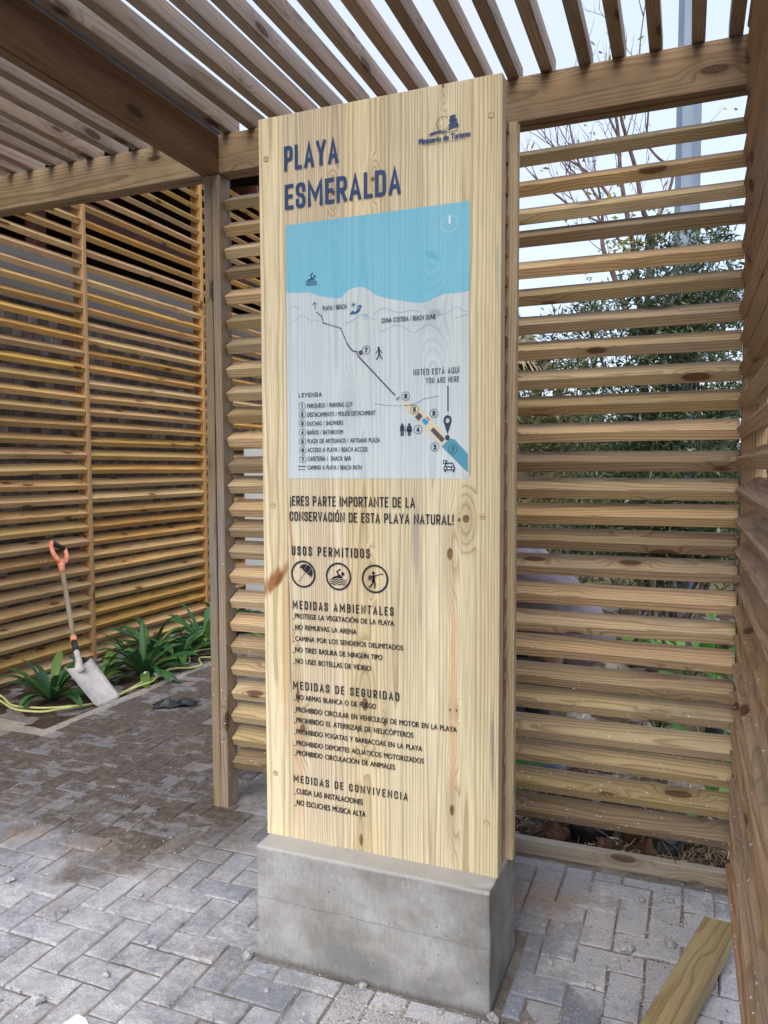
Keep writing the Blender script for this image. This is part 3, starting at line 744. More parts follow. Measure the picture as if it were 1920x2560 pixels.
# condensed sign lettering drawn as strokes of even weight on the board plane
def _r(*pts): return list(pts)
GL = {
 'A': (.50, [[(0, 0), (.5, 1), (1, 0)], [(.17, .27), (.83, .27)]]), 'B': (.45, [[(0, 0), (0, 1)], [(.06, 1), (.94, 1, 1), (.94, .53, 1), (.06, .53)], [(.06, .53), (1, .53, 1), (1, 0, 1), (.06, 0)]]),
 'C': (.44, [[(1, .66), (1, 1, 1), (0, 1, 1), (0, 0, 1), (1, 0, 1), (1, .34)]]), 'D': (.45, [[(0, 0), (0, 1)], [(.06, 1), (1, 1, 1), (1, 0, 1), (.06, 0)]]),
 'E': (.39, [[(1, 1), (0, 1), (0, 0), (1, 0)], [(0, .52), (.85, .52)]]), 'F': (.37, [[(1, 1), (0, 1), (0, 0)], [(0, .5), (.85, .5)]]),
 'G': (.45, [[(1, .68), (1, 1, 1), (0, 1, 1), (0, 0, 1), (1, 0, 1), (1, .46), (.5, .46)]]), 'H': (.46, [[(0, 0), (0, 1)], [(1, 0), (1, 1)], [(0, .52), (1, .52)]]),
 'I': (.0, [[(.5, 0), (.5, 1)]]), 'J': (.36, [[(0, .28), (0, 0, 1), (1, 0, 1), (1, 1)]]), 'K': (.46, [[(0, 0), (0, 1)], [(1, 1), (.08, .42)], [(.36, .58), (1, 0)]]),
 'L': (.37, [[(0, 1), (0, 0), (1, 0)]]), 'M': (.66, [[(0, 0), (0, 1), (.5, .30), (1, 1), (1, 0)]]), 'N': (.52, [[(0, 0), (0, 1), (1, 0), (1, 1)]]),
 'O': (.45, [[(0, .5), (0, 1, 1), (1, 1, 1), (1, 0, 1), (0, 0, 1), (0, .5)]]), 'P': (.44, [[(0, 0), (0, 1)], [(.06, 1), (1, 1, 1), (1, .44, 1), (.06, .44)]]),
 'Q': (.45, [[(0, .5), (0, 1, 1), (1, 1, 1), (1, 0, 1), (0, 0, 1), (0, .5)], [(.58, .24), (1.05, -.06)]]), 'R': (.45, [[(0, 0), (0, 1)], [(.06, 1), (1, 1, 1), (1, .46, 1), (.06, .46)], [(.48, .46), (1, 0)]]),
 'S': (.43, [[(1, .74), (1, 1, 1), (0, 1, 1), (0, .54, 1), (1, .48, 1), (1, 0, 1), (0, 0, 1), (0, .26)]]), 'T': (.42, [[(0, 1), (1, 1)], [(.5, 1), (.5, 0)]]),
 'U': (.45, [[(0, 1), (0, 0, 1), (1, 0, 1), (1, 1)]]), 'V': (.48, [[(0, 1), (.5, 0), (1, 1)]]), 'W': (.66, [[(0, 1), (.25, 0), (.5, .9), (.75, 0), (1, 1)]]),
 'X': (.46, [[(0, 0), (1, 1)], [(0, 1), (1, 0)]]), 'Y': (.48, [[(0, 1), (.5, .42), (1, 1)], [(.5, .42), (.5, 0)]]), 'Z': (.42, [[(0, 1), (1, 1), (0, 0), (1, 0)]]),
 '/': (.30, [[(0, 0), (1, 1)]]), '_': (.42, [[(0, -.16), (1, -.16)]]), '!': (.0, [[(.5, .34), (.5, 1)], [(.5, 0), (.5, .06)]]), '\u00a1': (.0, [[(.5, .50), (.5, -.16)], [(.5, .78), (.5, .84)]]),
 '1': (.22, [[(0, .82), (.75, 1), (.75, 0)]]), '2': (.42, [[(0, .72), (0, 1, 1), (1, 1, 1), (1, .58), (0, 0), (1, 0)]]), '3': (.42, [[(0, .8), (0, 1, 1), (1, 1, 1), (1, .53, 1), (.35, .53)], [(.5, .53), (1, .53, 1), (1, 0, 1), (0, 0, 1), (0, .22)]]),
 '4': (.46, [[(.72, 0), (.72, 1)], [(.66, 1), (0, .24), (1, .24)]]), '5': (.42, [[(.95, 1), (.06, 1), (0, .54), (1, .60, 1), (1, 0, 1), (0, 0, 1), (0, .22)]]), '6': (.43, [[(1, .8), (1, 1, 1), (0, 1, 1), (0, 0, 1), (1, 0, 1), (1, .58, 1), (.1, .58)]]), '7': (.40, [[(0, 1), (1, 1), (.35, 0)]]),
}
ACC = {'\u00c1': 'A', '\u00c9': 'E', '\u00cd': 'I', '\u00d3': 'O', '\u00da': 'U', '\u00d1': 'N'}
def rounded(pts, rx):
    out = []
    n = len(pts)
    for i, p in enumerate(pts):
        q = Vector(p[:2])
        if len(p) == 3 and 0 < i < n - 1:
            a, c = Vector(pts[i - 1][:2]), Vector(pts[i + 1][:2])
            la, lc = (a - q).length, (c - q).length
            r_ = min(rx, la * .5, lc * .5)
            A, B = q + (a - q) / la * r_, q + (c - q) / lc * r_
            for k in range(6):
                t_ = k / 5
                out.append((A * (1 - t_) ** 2 + q * 2 * t_ * (1 - t_) * .9 + q * 0 + B * t_ ** 2) + (q * (2 * t_ * (1 - t_) * .1)))
        else: out.append(q)
    return out
_lay = [0]
def pen(mb, pts, w, y, ext=True):
    pts = [Vector(p[:2]) for p in pts]
    cl = [pts[0]]
    for p in pts[1:]:
        if (p - cl[-1]).length > 1e-6: cl.append(p)
    pts = cl
    if len(pts) < 2: return
    if ext and (pts[0] - pts[-1]).length > 1e-6:
        pts[0] = pts[0] + (pts[0] - pts[1]).normalized() * w / 2
        pts[-1] = pts[-1] + (pts[-1] - pts[-2]).normalized() * w / 2
    n = len(pts); L, R_ = [], []
    for i in range(n):
        d0 = (pts[i] - pts[i - 1]).normalized() if i else None
        d1 = (pts[i + 1] - pts[i]).normalized() if i < n - 1 else None
        d0 = d0 or d1; d1 = d1 or d0
        t_ = d0 + d1
        t_ = t_.normalized() if t_.length > 1e-4 else d0
        nn = Vector((-t_.y, t_.x))
        k = 1 / max(.42, abs(nn.dot(Vector((-d0.y, d0.x)))))
        L.append(pts[i] + nn * w / 2 * k); R_.append(pts[i] - nn * w / 2 * k)
    _lay[0] = (_lay[0] + 1) % 7
    yy = y - _lay[0] * .00006
    mb.add([(p.x, yy, p.y) for p in L + R_], [(i, i + 1, n + i + 1, n + i) for i in range(n - 1)])
def draw_text(mb, txt, x0, z0, x1, cap, wt, gap, y=None):
    y = YF - .0026 if y is None else y
    items, X = [], 0.
    for ch in txt:
        if ch == ' ': X += .24 + gap * .9; continue
        b_ = ACC.get(ch, ch)
        w, paths = GL[b_]
        w = max(w, wt)
        items.append((X, w, paths, ch)); X += w + gap
    tot = X - gap
    k = (x1 - x0) / (tot * cap)
    t_ = wt * cap
    for (gx, w, paths, ch) in items:
        a = x0 + gx * cap * k + t_ / 2; W_ = max(w * cap * k - t_, 1e-5)
        H = cap - t_
        for p in paths:
            q = [(a + v[0] * W_, z0 + t_ / 2 + v[1] * H) + tuple(v[2:]) for v in p]
            pen(mb, rounded(q, min(.26 * cap, W_ * .55)), t_, y)
        if ch in ACC and ch != '\u00d1':
            cx_2 = a + W_ / 2; pen(mb, [(cx_2 - .03 * cap, z0 + cap * 1.07), (cx_2 + .10 * cap, z0 + cap * 1.26)], t_ * .9, y, False)
        if ch == '\u00d1': pen(mb, [(a, z0 + cap * 1.10), (a + W_ * .3, z0 + cap * 1.2), (a + W_ * .7, z0 + cap * 1.1), (a + W_, z0 + cap * 1.2)], t_ * .7, y, False)
STY = {'title': (.15, .10), 'slogan': (.135, .11), 'heading': (.15, .25), 'rule': (.125, .17), 'map': (.115, .15), 'bold': (.18, .15), 'logo2': (.12, .32)}
NAMES = {'title': 'title_lettering', 'slogan': 'slogan_line', 'heading': 'heading_line', 'rule': 'rule_line', 'map': 'map_caption', 'bold': 'legend_heading'}
def bold_text(mb, txt, x0, z0, x1, cap, em):
    e = em * cap
    for q, (dx, dz) in enumerate(((0, 0), (e, 0), (-e, 0), (0, e * .6), (0, -e * .6))):
        place_text(mb, txt, x0 + dx, z0 + dz, x1 + dx, cap, y=YF - .0026 - q * .00006, wspace=1.45)
def letters(styles, mat):
    for (txt, x0, z0, x1, cap, st) in TEXTS:
        if st in styles:
            mb = MB()
            if st == 'rule': bold_text(mb, txt, x0, z0, x1, cap, .03)
            elif st == 'map' and cap < .014: bold_text(mb, txt, x0, z0, x1, cap, .016)
            else: draw_text(mb, txt, x0, z0, x1, cap, *STY[st])
            mb.build(NAMES[st], mat, front)
letters(('title',), NAVY)
letters(('slogan', 'heading', 'rule'), BLACK)

# --- flat drawing helpers on the board plane
def stroke(mb, pts, w, y, closed=False):
    pts = [Vector((p[0], p[1])) for p in pts]
    n = len(pts)
    L, R_ = [], []
    for i in range(n):
        a = pts[(i - 1) % n] if closed or i > 0 else pts[i]
        b_ = pts[(i + 1) % n] if closed or i < n - 1 else pts[i]
        t_ = (b_ - a).normalized()
        nn = Vector((-t_.y, t_.x))
        L.append(pts[i] + nn * w / 2); R_.append(pts[i] - nn * w / 2)
    vs = [(p.x, y, p.y) for p in L] + [(p.x, y, p.y) for p in R_]
    m_ = n if closed else n - 1
    mb.add(vs, [(i, (i + 1) % n, n + (i + 1) % n, n + i) for i in range(m_)])
def dashes(mb, pts, w, y, on, off_):
    pts = [Vector((p[0], p[1])) for p in pts]
    for a, b_ in zip(pts, pts[1:]):
        L = (b_ - a).length; t_ = (b_ - a).normalized(); s = 0
        while s < L - on * .3:
            e = min(s + on, L)
            stroke(mb, [a + t_ * s, a + t_ * e], w, y); s += on + off_
def poly(mb, pts, y):
    n = len(pts)
    c = (sum(p[0] for p in pts) / n, sum(p[1] for p in pts) / n)
    mb.add([(p[0], y, p[1]) for p in pts], [tuple(range(n))])
def disc(mb, c, rx, rz, y, n=28):
    poly(mb, [(c[0] + rx * math.cos(2 * math.pi * k / n), c[1] + rz * math.sin(2 * math.pi * k / n)) for k in range(n)], y)
def ringd(mb, c, rx, rz, w, y, n=40):
    stroke(mb, [(c[0] + rx * math.cos(2 * math.pi * k / n), c[1] + rz * math.sin(2 * math.pi * k / n)) for k in range(n)], w, y, True)
def unit(box):
    (x0, z0), (x1, z1) = box
    return lambda u, v: (x0 + u * (x1 - x0), z0 + v * (z1 - z0))
def capsule(mb, pts, w, y):
    stroke(mb, pts, w, y)
    for p in pts: disc(mb, p, w / 2, w / 2, y, 12)
def swimmer(mb, F, s, y):
    disc(mb, F(.80, .66), .12 * s, .12 * s, y)
    poly(mb, [F(.05, .36), F(.30, .50), F(.62, .60), F(.82, .42), F(.70, .40), F(.55, .36), F(.42, .42), F(.28, .34)], y)
    capsule(mb, [F(.58, .54), F(.42, .78), F(.62, .94)], .10 * s, y)
    for q in (.26, .12, -.02):
        stroke(mb, smooth_poly([F(-.02, q), F(.12, q + .06), F(.26, q - .02), F(.42, q + .06), F(.58, q - .02), F(.74, q + .06), F(.90, q - .02), F(1.02, q + .03)], 4), .055 * s, y)
Y1, Y2, Y3 = YF - .0014, YF - .0020, YF - .0026
IC = ART['icons']
for L in ART['dunes']:
    mb = MB(); stroke(mb, smooth_poly(L, 6), .0011, Y1); mb.build('dune_outline', DUNE, front)
mb = MB()
dashes(mb, smooth_poly(ART['road'], 4), .0022, Y1, .010, .006)
mb.build('map_road', DUNE, front)
mb = MB(); poly(mb, ART['sand'], Y1); mb.build('map_plaza', BEIGE, front)
mb = MB(); poly(mb, ART['lot'], Y2); mb.build('map_parking_lot', TEAL, front)
for q in (0, 2, 5):
    mb = MB(); poly(mb, ART['bld'][q], Y2); mb.build('map_building', BROWN, front)
mb = MB(); poly(mb, ART['bld'][1], Y2); mb.build('map_building', LGREY, front)
mb = MB(); poly(mb, ART['bld'][3], Y2); mb.build('map_building', BLUE, front)
mb = MB(); poly(mb, ART['bld'][4], Y2); mb.build('map_building', RED, front)
# path, arrow, pin, legend
mb = MB()
dashes(mb, ART['dash'], .0029, Y3, .0062, .0026)
stroke(mb, ART['solid'], .0033, Y3)
mb.build('map_path', MAPINK, front); mb = MB()
a = ART['arrow']; stroke(mb, a[:2], .0016, Y3); stroke(mb, [a[2], a[1], a[3]], .0016, Y3)
mb.build('map_arrow', MAPINK, front); mb = MB()
l0, l1, l2 = ART['legline']; stroke(mb, [l0, l1], .0026, Y3); dashes(mb, [l2, (l1[0], l2[1])], .0024, Y3, .0058, .0024)
mb.build('legend_key', MAPINK, front); mb = MB()
pin = ART['pin']; R0 = pin[1][1] - pin[0][1]
pc = pin[0]
n = 32
out = [(pc[0] + R0 * .82 * math.cos(q), pc[1] + R0 * math.sin(q)) for q in np.linspace(math.pi * 1.12, -math.pi * .12, n)]
tip = pin[2]
ins = [(pc[0] + R0 * .40 * math.cos(q), pc[1] + R0 * .5 * math.sin(q)) for q in np.linspace(math.pi * 1.12, -math.pi * .12, n)]
mb.add([(p[0], Y3, p[1]) for p in out + ins], [(i, i + 1, n + i + 1, n + i) for i in range(n - 1)])
lowi = [(pc[0] + R0 * .40 * math.cos(q), pc[1] + R0 * .5 * math.sin(q)) for q in np.linspace(math.pi * 1.12, math.pi * 1.88, 10)]
mb.add([(p[0], Y3, p[1]) for p in [out[0], tip, out[-1]] + lowi[::-1]], [tuple(range(13))])
disc(mb, pin[3], .0066, .0075, Y3); stroke(mb, [pin[4], pin[5]], .0034, Y3)
mb.build('location_pin', MAPINK, front)
for (nn, cx, cz) in ART['nums'] + ART['mapnums']:
    mb = MB()
    k_ = 1. if (nn, cx, cz) in ART['nums'] else 1.12
    ringd(mb, (cx, cz), .0107 * k_, .0107 * k_, .0013, Y3)
    hw = (.0024 if nn == 1 else .0040) * k_
    draw_text(mb, str(nn), cx - hw, cz - .0060 * k_, cx + hw, .0120 * k_, .24, .1)
    mb.build('number_badge', MAPINK, front)
# walker
mb = MB()
F = unit(IC['walk']); s = .020
disc(mb, F(.42, .93), .0032, .0036, Y3)
capsule(mb, [F(.50, .80), F(.52, .50)], .0052, Y3); capsule(mb, [F(.48, .78), F(.12, .62), F(.06, .46)], .0020, Y3); capsule(mb, [F(.60, .78), F(.86, .60), F(.95, .48)], .0020, Y3)
capsule(mb, [F(.50, .48), F(.40, .24), F(.14, .02)], .0030, Y3); capsule(mb, [F(.56, .48), F(.72, .24), F(.98, .03)], .0030, Y3)
mb.build('walker_symbol', MAPINK, front); mb = MB()
# toilets
F = unit(IC['wc'])
for q, sk in ((.20, 0), (.78, 1)):
    disc(mb, F(q, .93), .0036, .0036, Y3)
    if sk: poly(mb, [F(q - .10, .83), F(q + .10, .83), F(q + .20, .34), F(q - .20, .34)], Y3)
    else: poly(mb, [F(q - .13, .84), F(q + .13, .84), F(q + .12, .42), F(q - .12, .42)], Y3)
    for dx in (-.07, .07): stroke(mb, [F(q + dx, .46), F(q + dx, .0)], .0040, Y3)
    for sx in (-1, 1): capsule(mb, [F(q + sx * .13, .80), F(q + sx * (.22 if sk else .17), .42)], .0020, Y3)
stroke(mb, [F(.49, .95), F(.49, .05)], .0012, Y3)
mb.build('toilet_symbol', MAPINK, front); mb = MB()
# parked car with P
F = unit(IC['car'])
stroke(mb, [F(.14, .46), F(.24, .74), F(.80, .74), F(.90, .46)], .0034, Y3)
poly(mb, [F(.02, .40), F(.10, .48), F(.94, .48), F(1.0, .40), F(1.0, .16), F(.02, .16)], Y3)
for q in (.08, .80): poly(mb, [F(q, .16), F(q + .14, .16), F(q + .14, .0), F(q, .0)], Y3)
poly(mb, [F(-.02, .68), F(.30, .68), F(.30, 1.0), F(-.02, 1.0)], Y3)
mb.build('parking_symbol', MAPINK, front)
mb = MB()
for q in (.18, .82): disc(mb, F(q, .31), .0024, .0024, YF - .0032)
poly(mb, [F(.32, .36), F(.68, .36), F(.60, .24), F(.40, .24)], YF - .0032)
a, b_ = F(.08, .74), F(.20, .93); draw_text(mb, 'P', a[0], a[1], b_[0], b_[1] - a[1], .2, .1, YF - .0032)
mb.build('parking_detail', WHITE, front); mb = MB()
F = unit(IC['compass']); ringd(mb, F(.5, .5), .0225, .0225, .0007, Y2); stroke(mb, [F(.5, .5), F(.5, 1.)], .0050, Y2)
mb.build('compass_mark', WHITE, front)
mb = MB(); swimmer(mb, unit(IC['swim']), .033, Y2); mb.build('swimmer_symbol', SEAINK, front)
mb = MB(); F = unit(IC['sunb'])
c = F(.32, .84); disc(mb, c, .0036, .0036, Y2)
for k in range(8):
    an = k * math.pi / 4; stroke(mb, [(c[0] + .0048 * math.cos(an), c[1] + .0048 * math.sin(an)), (c[0] + .0082 * math.cos(an), c[1] + .0082 * math.sin(an))], .0010, Y2)
poly(mb, [F(0, 0), F(.02, .10), F(.28, .34), F(.42, .18), F(.62, .30), F(.78, .48), F(.96, .40), F(.82, .20), F(.56, .02)], Y2)
disc(mb, F(.90, .62), .0044, .0044, Y2); capsule(mb, [F(.66, .42), F(.70, .68), F(.82, .72)], .0022, Y2)
mb.build('sunbather_symbol', SEAINK, front)
letters(('map', 'bold'), MAPINK)
# emblem of the ministry
lg = ART['logo']
mb = MB()
(x0, z0), (x1, z1) = lg['sun']; c = ((x0 + x1) / 2, (z0 + z1) / 2)
pts = [(c[0] + (x1 - x0) / 2 * math.cos(q), c[1] + (x1 - x0) / 2 * 1.02 * math.sin(q)) for q in np.linspace(.75, math.pi * 2 - 1.25, 40)]
stroke(mb, pts, .0014, Y3)
pts = [(c[0] + (x1 - x0) / 2 * math.cos(q), c[1] + (x1 - x0) / 2 * 1.02 * math.sin(q)) for q in np.linspace(math.pi * 2 - 1.25, math.pi * 2 - .35, 12)]
stroke(mb, pts, .0014, Y3)
for key in ('s1', 's2', 's3', 'w1', 'w2'): poly(mb, lg[key], Y3)
for b3 in lg['birds']: stroke(mb, b3, .0007, Y3)
for (txt, a, z, b_, cap, st) in TEXTS:
    if st == 'logo': bold_text(mb, txt, a, z, b_, cap, .07)
    if st == 'logo2': draw_text(mb, txt, a, z, b_, cap, *STY[st])
mb.build('ministry_emblem', NAVY, front)
# permitted uses
for i, ((cx, cz), r_) in enumerate(ART['circ']):
    mb = MB()
    ringd(mb, (cx, cz), r_ * .94, r_ * .94, .0052, Y3, 56)
    if i == 0:
        ax = math.radians(38)
        F = lambda u, v: (cx + r_ * (u * math.cos(ax) + v * math.sin(ax)) + .004, cz + r_ * (-u * math.sin(ax) + v * math.cos(ax)) + .002)
        bounds = [-.60, -.21, .21, .60]
        top = lambda u: .62 - .55 * (u / .62) ** 2 if abs(u) < .62 else .0
        for a, b_ in zip(bounds, bounds[1:]):
            us = np.linspace(a + .025, b_ - .025, 7)
            up = [F(u * .96, .70 * math.sqrt(max(0, 1 - (u / .66) ** 2)) + .02) for u in us]
            lo = [F(u * 1.02, .06 + .10 * math.sin(math.pi * (u - a) / (b_ - a))) for u in us[::-1]]
            poly(mb, up + lo, Y3)
        stroke(mb, [F(0, .74), F(0, -.82)], .0013, Y3)
    elif i == 1:
        swimmer(mb, lambda u, v: (cx + r_ * (-.62 + 1.2 * u), cz + r_ * (-.56 + 1.15 * v)), .046, Y3)
    else:
        F = lambda u, v: (cx + r_ * u, cz + r_ * v)
        disc(mb, F(-.12, .40), .0045, .0048, Y3)
        capsule(mb, [F(-.10, .18), F(-.12, -.14)], .0085, Y3); capsule(mb, [F(-.14, .20), F(-.40, .10), F(-.46, -.02)], .0030, Y3); capsule(mb, [F(-.06, .20), F(.28, .30)], .0030, Y3)
        capsule(mb, [F(-.14, -.16), F(-.22, -.40), F(-.42, -.60)], .0042, Y3); capsule(mb, [F(-.06, -.16), F(.0, -.40), F(-.02, -.62)], .0042, Y3)
        disc(mb, F(.48, .36), .0070, .0016, Y3)
    mb.build('pictogram', BLACK, front)
# wooden plugs over the screws
gapm = plain('plug_gap', (.33, .25, .13), .9)
for (x, z) in [(-1.1823, 2.4117), (-.5001, 2.4253), (-1.172, 1.3819), (-.518, 1.3603), (-1.1749, .5457), (-.505, .5025)]:
    n = 18; mb = MB()
    vs = [(x + .0078 * math.cos(2 * math.pi * k / n), YF + .002, z + .0078 * math.sin(2 * math.pi * k / n)) for k in range(n)] + [(x + .0072 * math.cos(2 * math.pi * k / n), YF - .0012, z + .0072 * math.sin(2 * math.pi * k / n)) for k in range(n)]
    mb.add(vs, [(k, (k + 1) % n, n + (k + 1) % n, n + k) for k in range(n)] + [tuple(range(n, 2 * n))], None, .5)
    vs = [(x + rr * math.cos(2 * math.pi * k / n), YF - .0004, z + rr * math.sin(2 * math.pi * k / n)) for rr in (.0074, .0090) for k in range(n)]
    mb.add(vs, [(k, (k + 1) % n, n + (k + 1) % n, n + k) for k in range(n)], None, .5, 1)
    mb.build('wood_plug', [m_back, gapm], front)

# ------------------------------------------------------------------ loose timber on the paving
o_ = MB()
o_.lumber((.122, 2.52, .062), (-.085, 1.86, .028), .094, .052, up=(.95, -.3, .12), seg=6, ch=.004, rnd=.42, wob=.001)
tag(o_.build('timber_offcut', m_pale), 'pale sawn timber offcut lying on dusty paving beside the side screen', 'timber')
o_ = MB()
o_.lumber((-1.16, 2.915, .022), (.168, 2.915, .022), .058, .040, rnd=.6, seg=8, wob=.002)
tag(o_.build('edging_board', m_edge), 'grey timber edging board on the ground under the back screen', 'edging board')

# ------------------------------------------------------------------ shovel
m_orange = plain('orange_plastic', (.78, .20, .075), .45, nscale=40, amt=.25, col2=(.72, .34, .24))
m_rubber = plain('black_rubber', (.02, .02, .022), .6)
m_shaft = wood('worn_shaft_wood', (.36, .27, .19), (.24, .17, .115), freq=260, knot=0, grey=(.5, (.32, .30, .28)), greylow=.5)
def m_blade():
    b = NB('cement_coated_steel')
    P = b.n('TexCoord', out=3)
    a = b.noise(P, 9., 6., .6); f = b.noise(P, 60., 4., .65)
    col = b.ramp(a, [(.35, (.36, .35, .36)), (.5, (.50, .47, .44)), (.62, (.58, .54, .50))])
    col = b.mix(b.rng(f, .62, .7, 0, .8, True), col, (.14, .15, .19))
    return b.done(col, .6, b.bump(f, .3, .004), .4)
m_blade = m_blade()
m_steel = plain('dirty_steel', (.30, .30, .30), .55, .3, 30, .5)
GT = Vector((-4.215, 4.255, .935)); 
BL = Vector((-3.395, 3.805, .006)); BT = Vector((-3.625, 3.800, .215))
sh = thing('shovel', 'square shovel with orange D-grip and cement-coated blade leaning on the golden wall', 'shovel', tuple(BL))
def frame(a, b_, sd):
    ax_ = (b_ - a).normalized(); s_ = (sd - ax_ * sd.dot(ax_)).normalized(); n_ = s_.cross(ax_).normalized()
    return ax_, s_, (n_ if n_.x > 0 else -n_)
ax, side, nrm = frame(BL, BT, Vector((0, 1, 0)))
at_ = lambda s, u, w: BL + ax * s + side * u + nrm * w
def blade():
    nu, ns = 13, 15
    vs, fs = [], []
    for layer in (0, 1):
        for j in range(ns):
            s_ = j / (ns - 1) * .315
            wd = .118 * (1 - .10 * (1 - s_ / .315) * 0) * (.93 + .07 * (s_ / .315))
            if s_ < .02: wd -= .010 * (1 - s_ / .02)
            for i in range(nu):
                u = (i / (nu - 1) - .5) * 2
                dish = -.020 * (1 - u * u) * (.3 + .7 * s_ / .315) + .012 * (s_ / .315)
                lip = .010 * max(0, abs(u) - .82) / .18
                crown = .030 * (1 - abs(u)) ** 2 * 0
                sh_ = s_ - (.045 * (abs(u) ** 1.4) * (s_ / .315) * -.35 if j == ns - 1 else 0)
                vs.append(at_(sh_, u * wd, dish + lip - layer * .0025 + .012 * math.exp(-(u / .2) ** 2) * max(0, (s_ - .2) / .115)))
    N = nu * ns
    for j in range(ns - 1):
        for i in range(nu - 1):
            a = j * nu + i
            fs.append((a, a + 1, a + nu + 1, a + nu)); fs.append((N + a, N + a + nu, N + a + nu + 1, N + a + 1))
    border = [i for i in range(nu)] + [j * nu + nu - 1 for j in range(1, ns)] + [(ns - 1) * nu + i for i in range(nu - 2, -1, -1)] + [j * nu for j in range(ns - 2, 0, -1)]
    for a, b_ in zip(border, border[1:] + border[:1]): fs.append((a, N + a, N + b_, b_))
    mb = MB(); mb.add(vs, fs, None, 0, 0, True)
    return mb.build('blade', m_blade, sh)
blade()
S0 = at_(.315, 0, .004) - (GT - BT).normalized() * .36
axb, sideb, nrmb = frame(BT, GT, Vector((-.25, 1, 0)))
LEN = (GT - S0).length
atb = lambda s, u, w: S0 + axb * s + sideb * u + nrmb * w
mb = MB(); mb.tube([at_(.27, 0, -.004), at_(.31, 0, .004), atb(.39, 0, .012), atb(.42, 0, .010), atb(.46, 0, .006), atb(.50, 0, .002)], [.034, .027, .021, .019, .0185, .0185], 14); mb.build('socket', m_blade, sh)
mb = MB(); mb.tube([atb(.47, 0, .004), atb(.555, 0, 0)], .0195, 14); mb.build('ferrule', m_rubber, sh)
mb = MB(); mb.tube([atb(.552, 0, 0), atb(.59, 0, 0)], .0215, 14); mb.build('collar', m_orange, sh)
mb = MB(); mb.tube([atb(.58, 0, 0), atb(.70, 0, .001), atb(LEN - .20, 0, 0)], [.0165, .0168, .0165], 12, rnd=.4); mb.build('shaft', m_shaft, sh)
mb = MB()
mb.tube([atb(LEN - .25, 0, 0), atb(LEN - .19, 0, 0), atb(LEN - .155, 0, 0)], [.0205, .023, .028], 12)
for sg in (-1, 1):
    mb.tube([atb(LEN - .170, sg * .007, 0), atb(LEN - .148, sg * .034, 0), atb(LEN - .11, sg * .062, 0), atb(LEN - .06, sg * .074, 0), atb(LEN - .015, sg * .068, 0), atb(LEN, sg * .054, 0)], [.018, .0175, .016, .0155, .0155, .0145], 12)
mb.build('grip_frame', m_orange, sh)
mb = MB(); mb.tube([atb(LEN - .006, -.056, 0), atb(LEN - .006, .056, 0)], .0175, 14); mb.build('hand_bar', m_rubber, sh)

# ------------------------------------------------------------------ lilies
def leaf_mat(name, c1, c2, c3, trans=.25):
    b = NB(name)
    r_ = b.attr('rnd', 'Fac')
    f = b.noise(b.n('NewGeometry'), 40., 3.)
    col = b.ramp(r_, [(0, c1), (.6, c2), (1, c3)])
    col = b.mix(.4, col, b.ramp(f, [(.3, (.75, .75, .75)), (.7, (1.15, 1.15, 1.15))]), 'MULTIPLY')
    b.done(col, .42, None, .4)
    tr = b.t.nodes.new('ShaderNodeBsdfTranslucent'); b._set(tr.inputs[0], col)
    mx = b.t.nodes.new('ShaderNodeMixShader'); mx.inputs[0].default_value = trans
    outn = b.t.nodes['Material Output']
    b.t.links.new(b.b.outputs[0], mx.inputs[1]); b.t.links.new(tr.outputs[0], mx.inputs[2]); b.t.links.new(mx.outputs[0], outn.inputs[0])
    return b.m
m_lily = leaf_mat('lily_leaf', (.03, .10, .035), (.06, .17, .05), (.20, .31, .06), .25)
def lily(loc, n, size, label, seed, dirs=None):
    rd = random.Random(seed)
    mb = MB()
    for k in range(n):
        an = dirs[k] if dirs and k < len(dirs) else 2 * math.pi * k / n + rd.uniform(-.4, .4)
        L = size * rd.uniform(.75, 1.15)
        el = rd.uniform(.35, 1.3)
        droop = rd.uniform(.9, 2.0) * (1.5 - el * .75)
        w = rd.uniform(.019, .029) * (.7 + size)
        p = Vector((loc[0], loc[1], loc[2])) + Vector((math.cos(an), math.sin(an), 0)) * .015
        h = Vector((math.cos(an), math.sin(an), 0)); sd_ = Vector((-h.y, h.x, 0))
        m_ = 11; vs, fs = [], []
        tw = rd.uniform(-.5, .5)
        for i in range(m_ + 1):
            t_ = i / m_
            ww = w * (.55 + .9 * t_ - .2 * t_ * t_ if t_ < .6 else (1.02) * math.sqrt(max(0, 1 - ((t_ - .6) / .4) ** 2.4)))
            e = el - droop * t_ ** 1.6
            upv = (h * -math.sin(e) + Vector((0, 0, 1)) * math.cos(e))
            s2 = (sd_ * math.cos(tw * t_) + upv * math.sin(tw * t_))
            n2 = upv
            vs += [p - s2 * ww + n2 * ww * .35, p, p + s2 * ww + n2 * ww * .35]
            p = p + (h * math.cos(e) + Vector((0, 0, 1)) * math.sin(e)) * (L / m_)
            if p.z < .01: p.z = .01 + .004 * rd.random()
        for i in range(m_):
            for q in (0, 1):
                a = i * 3 + q; fs.append((a, a + 1, a + 4, a + 3))
        mb.add(vs, fs, None, rd.random() ** 1.5, 0, True)
    o = mb.build('lily_plant', m_lily)
    tag(o, label, 'plant', 'strap-leaved lilies along the golden wall')
    return o
lily((-3.78, 3.72, .0), 24, .34, 'strap-leaved green lily at the left of the shovel blade', 3)
lily((-3.62, 4.42, .0), 34, .40, 'strap-leaved lily just right of the shovel, white scrap at its foot', 8)
lily((-3.88, 4.30, .0), 7, .44, 'lily with one long upright leaf close behind the shovel blade', 21)
lily((-3.64, 5.22, .0), 34, .43, 'tall spreading lily between the white scrap and the corner post', 5)
lily((-3.80, 5.72, .0), 26, .42, 'lily half hidden by the grey corner post', 12)
lily((-3.70, 4.02, .0), 12, .26, 'small lily squeezed between the shovel blade and the clump to its right', 31)
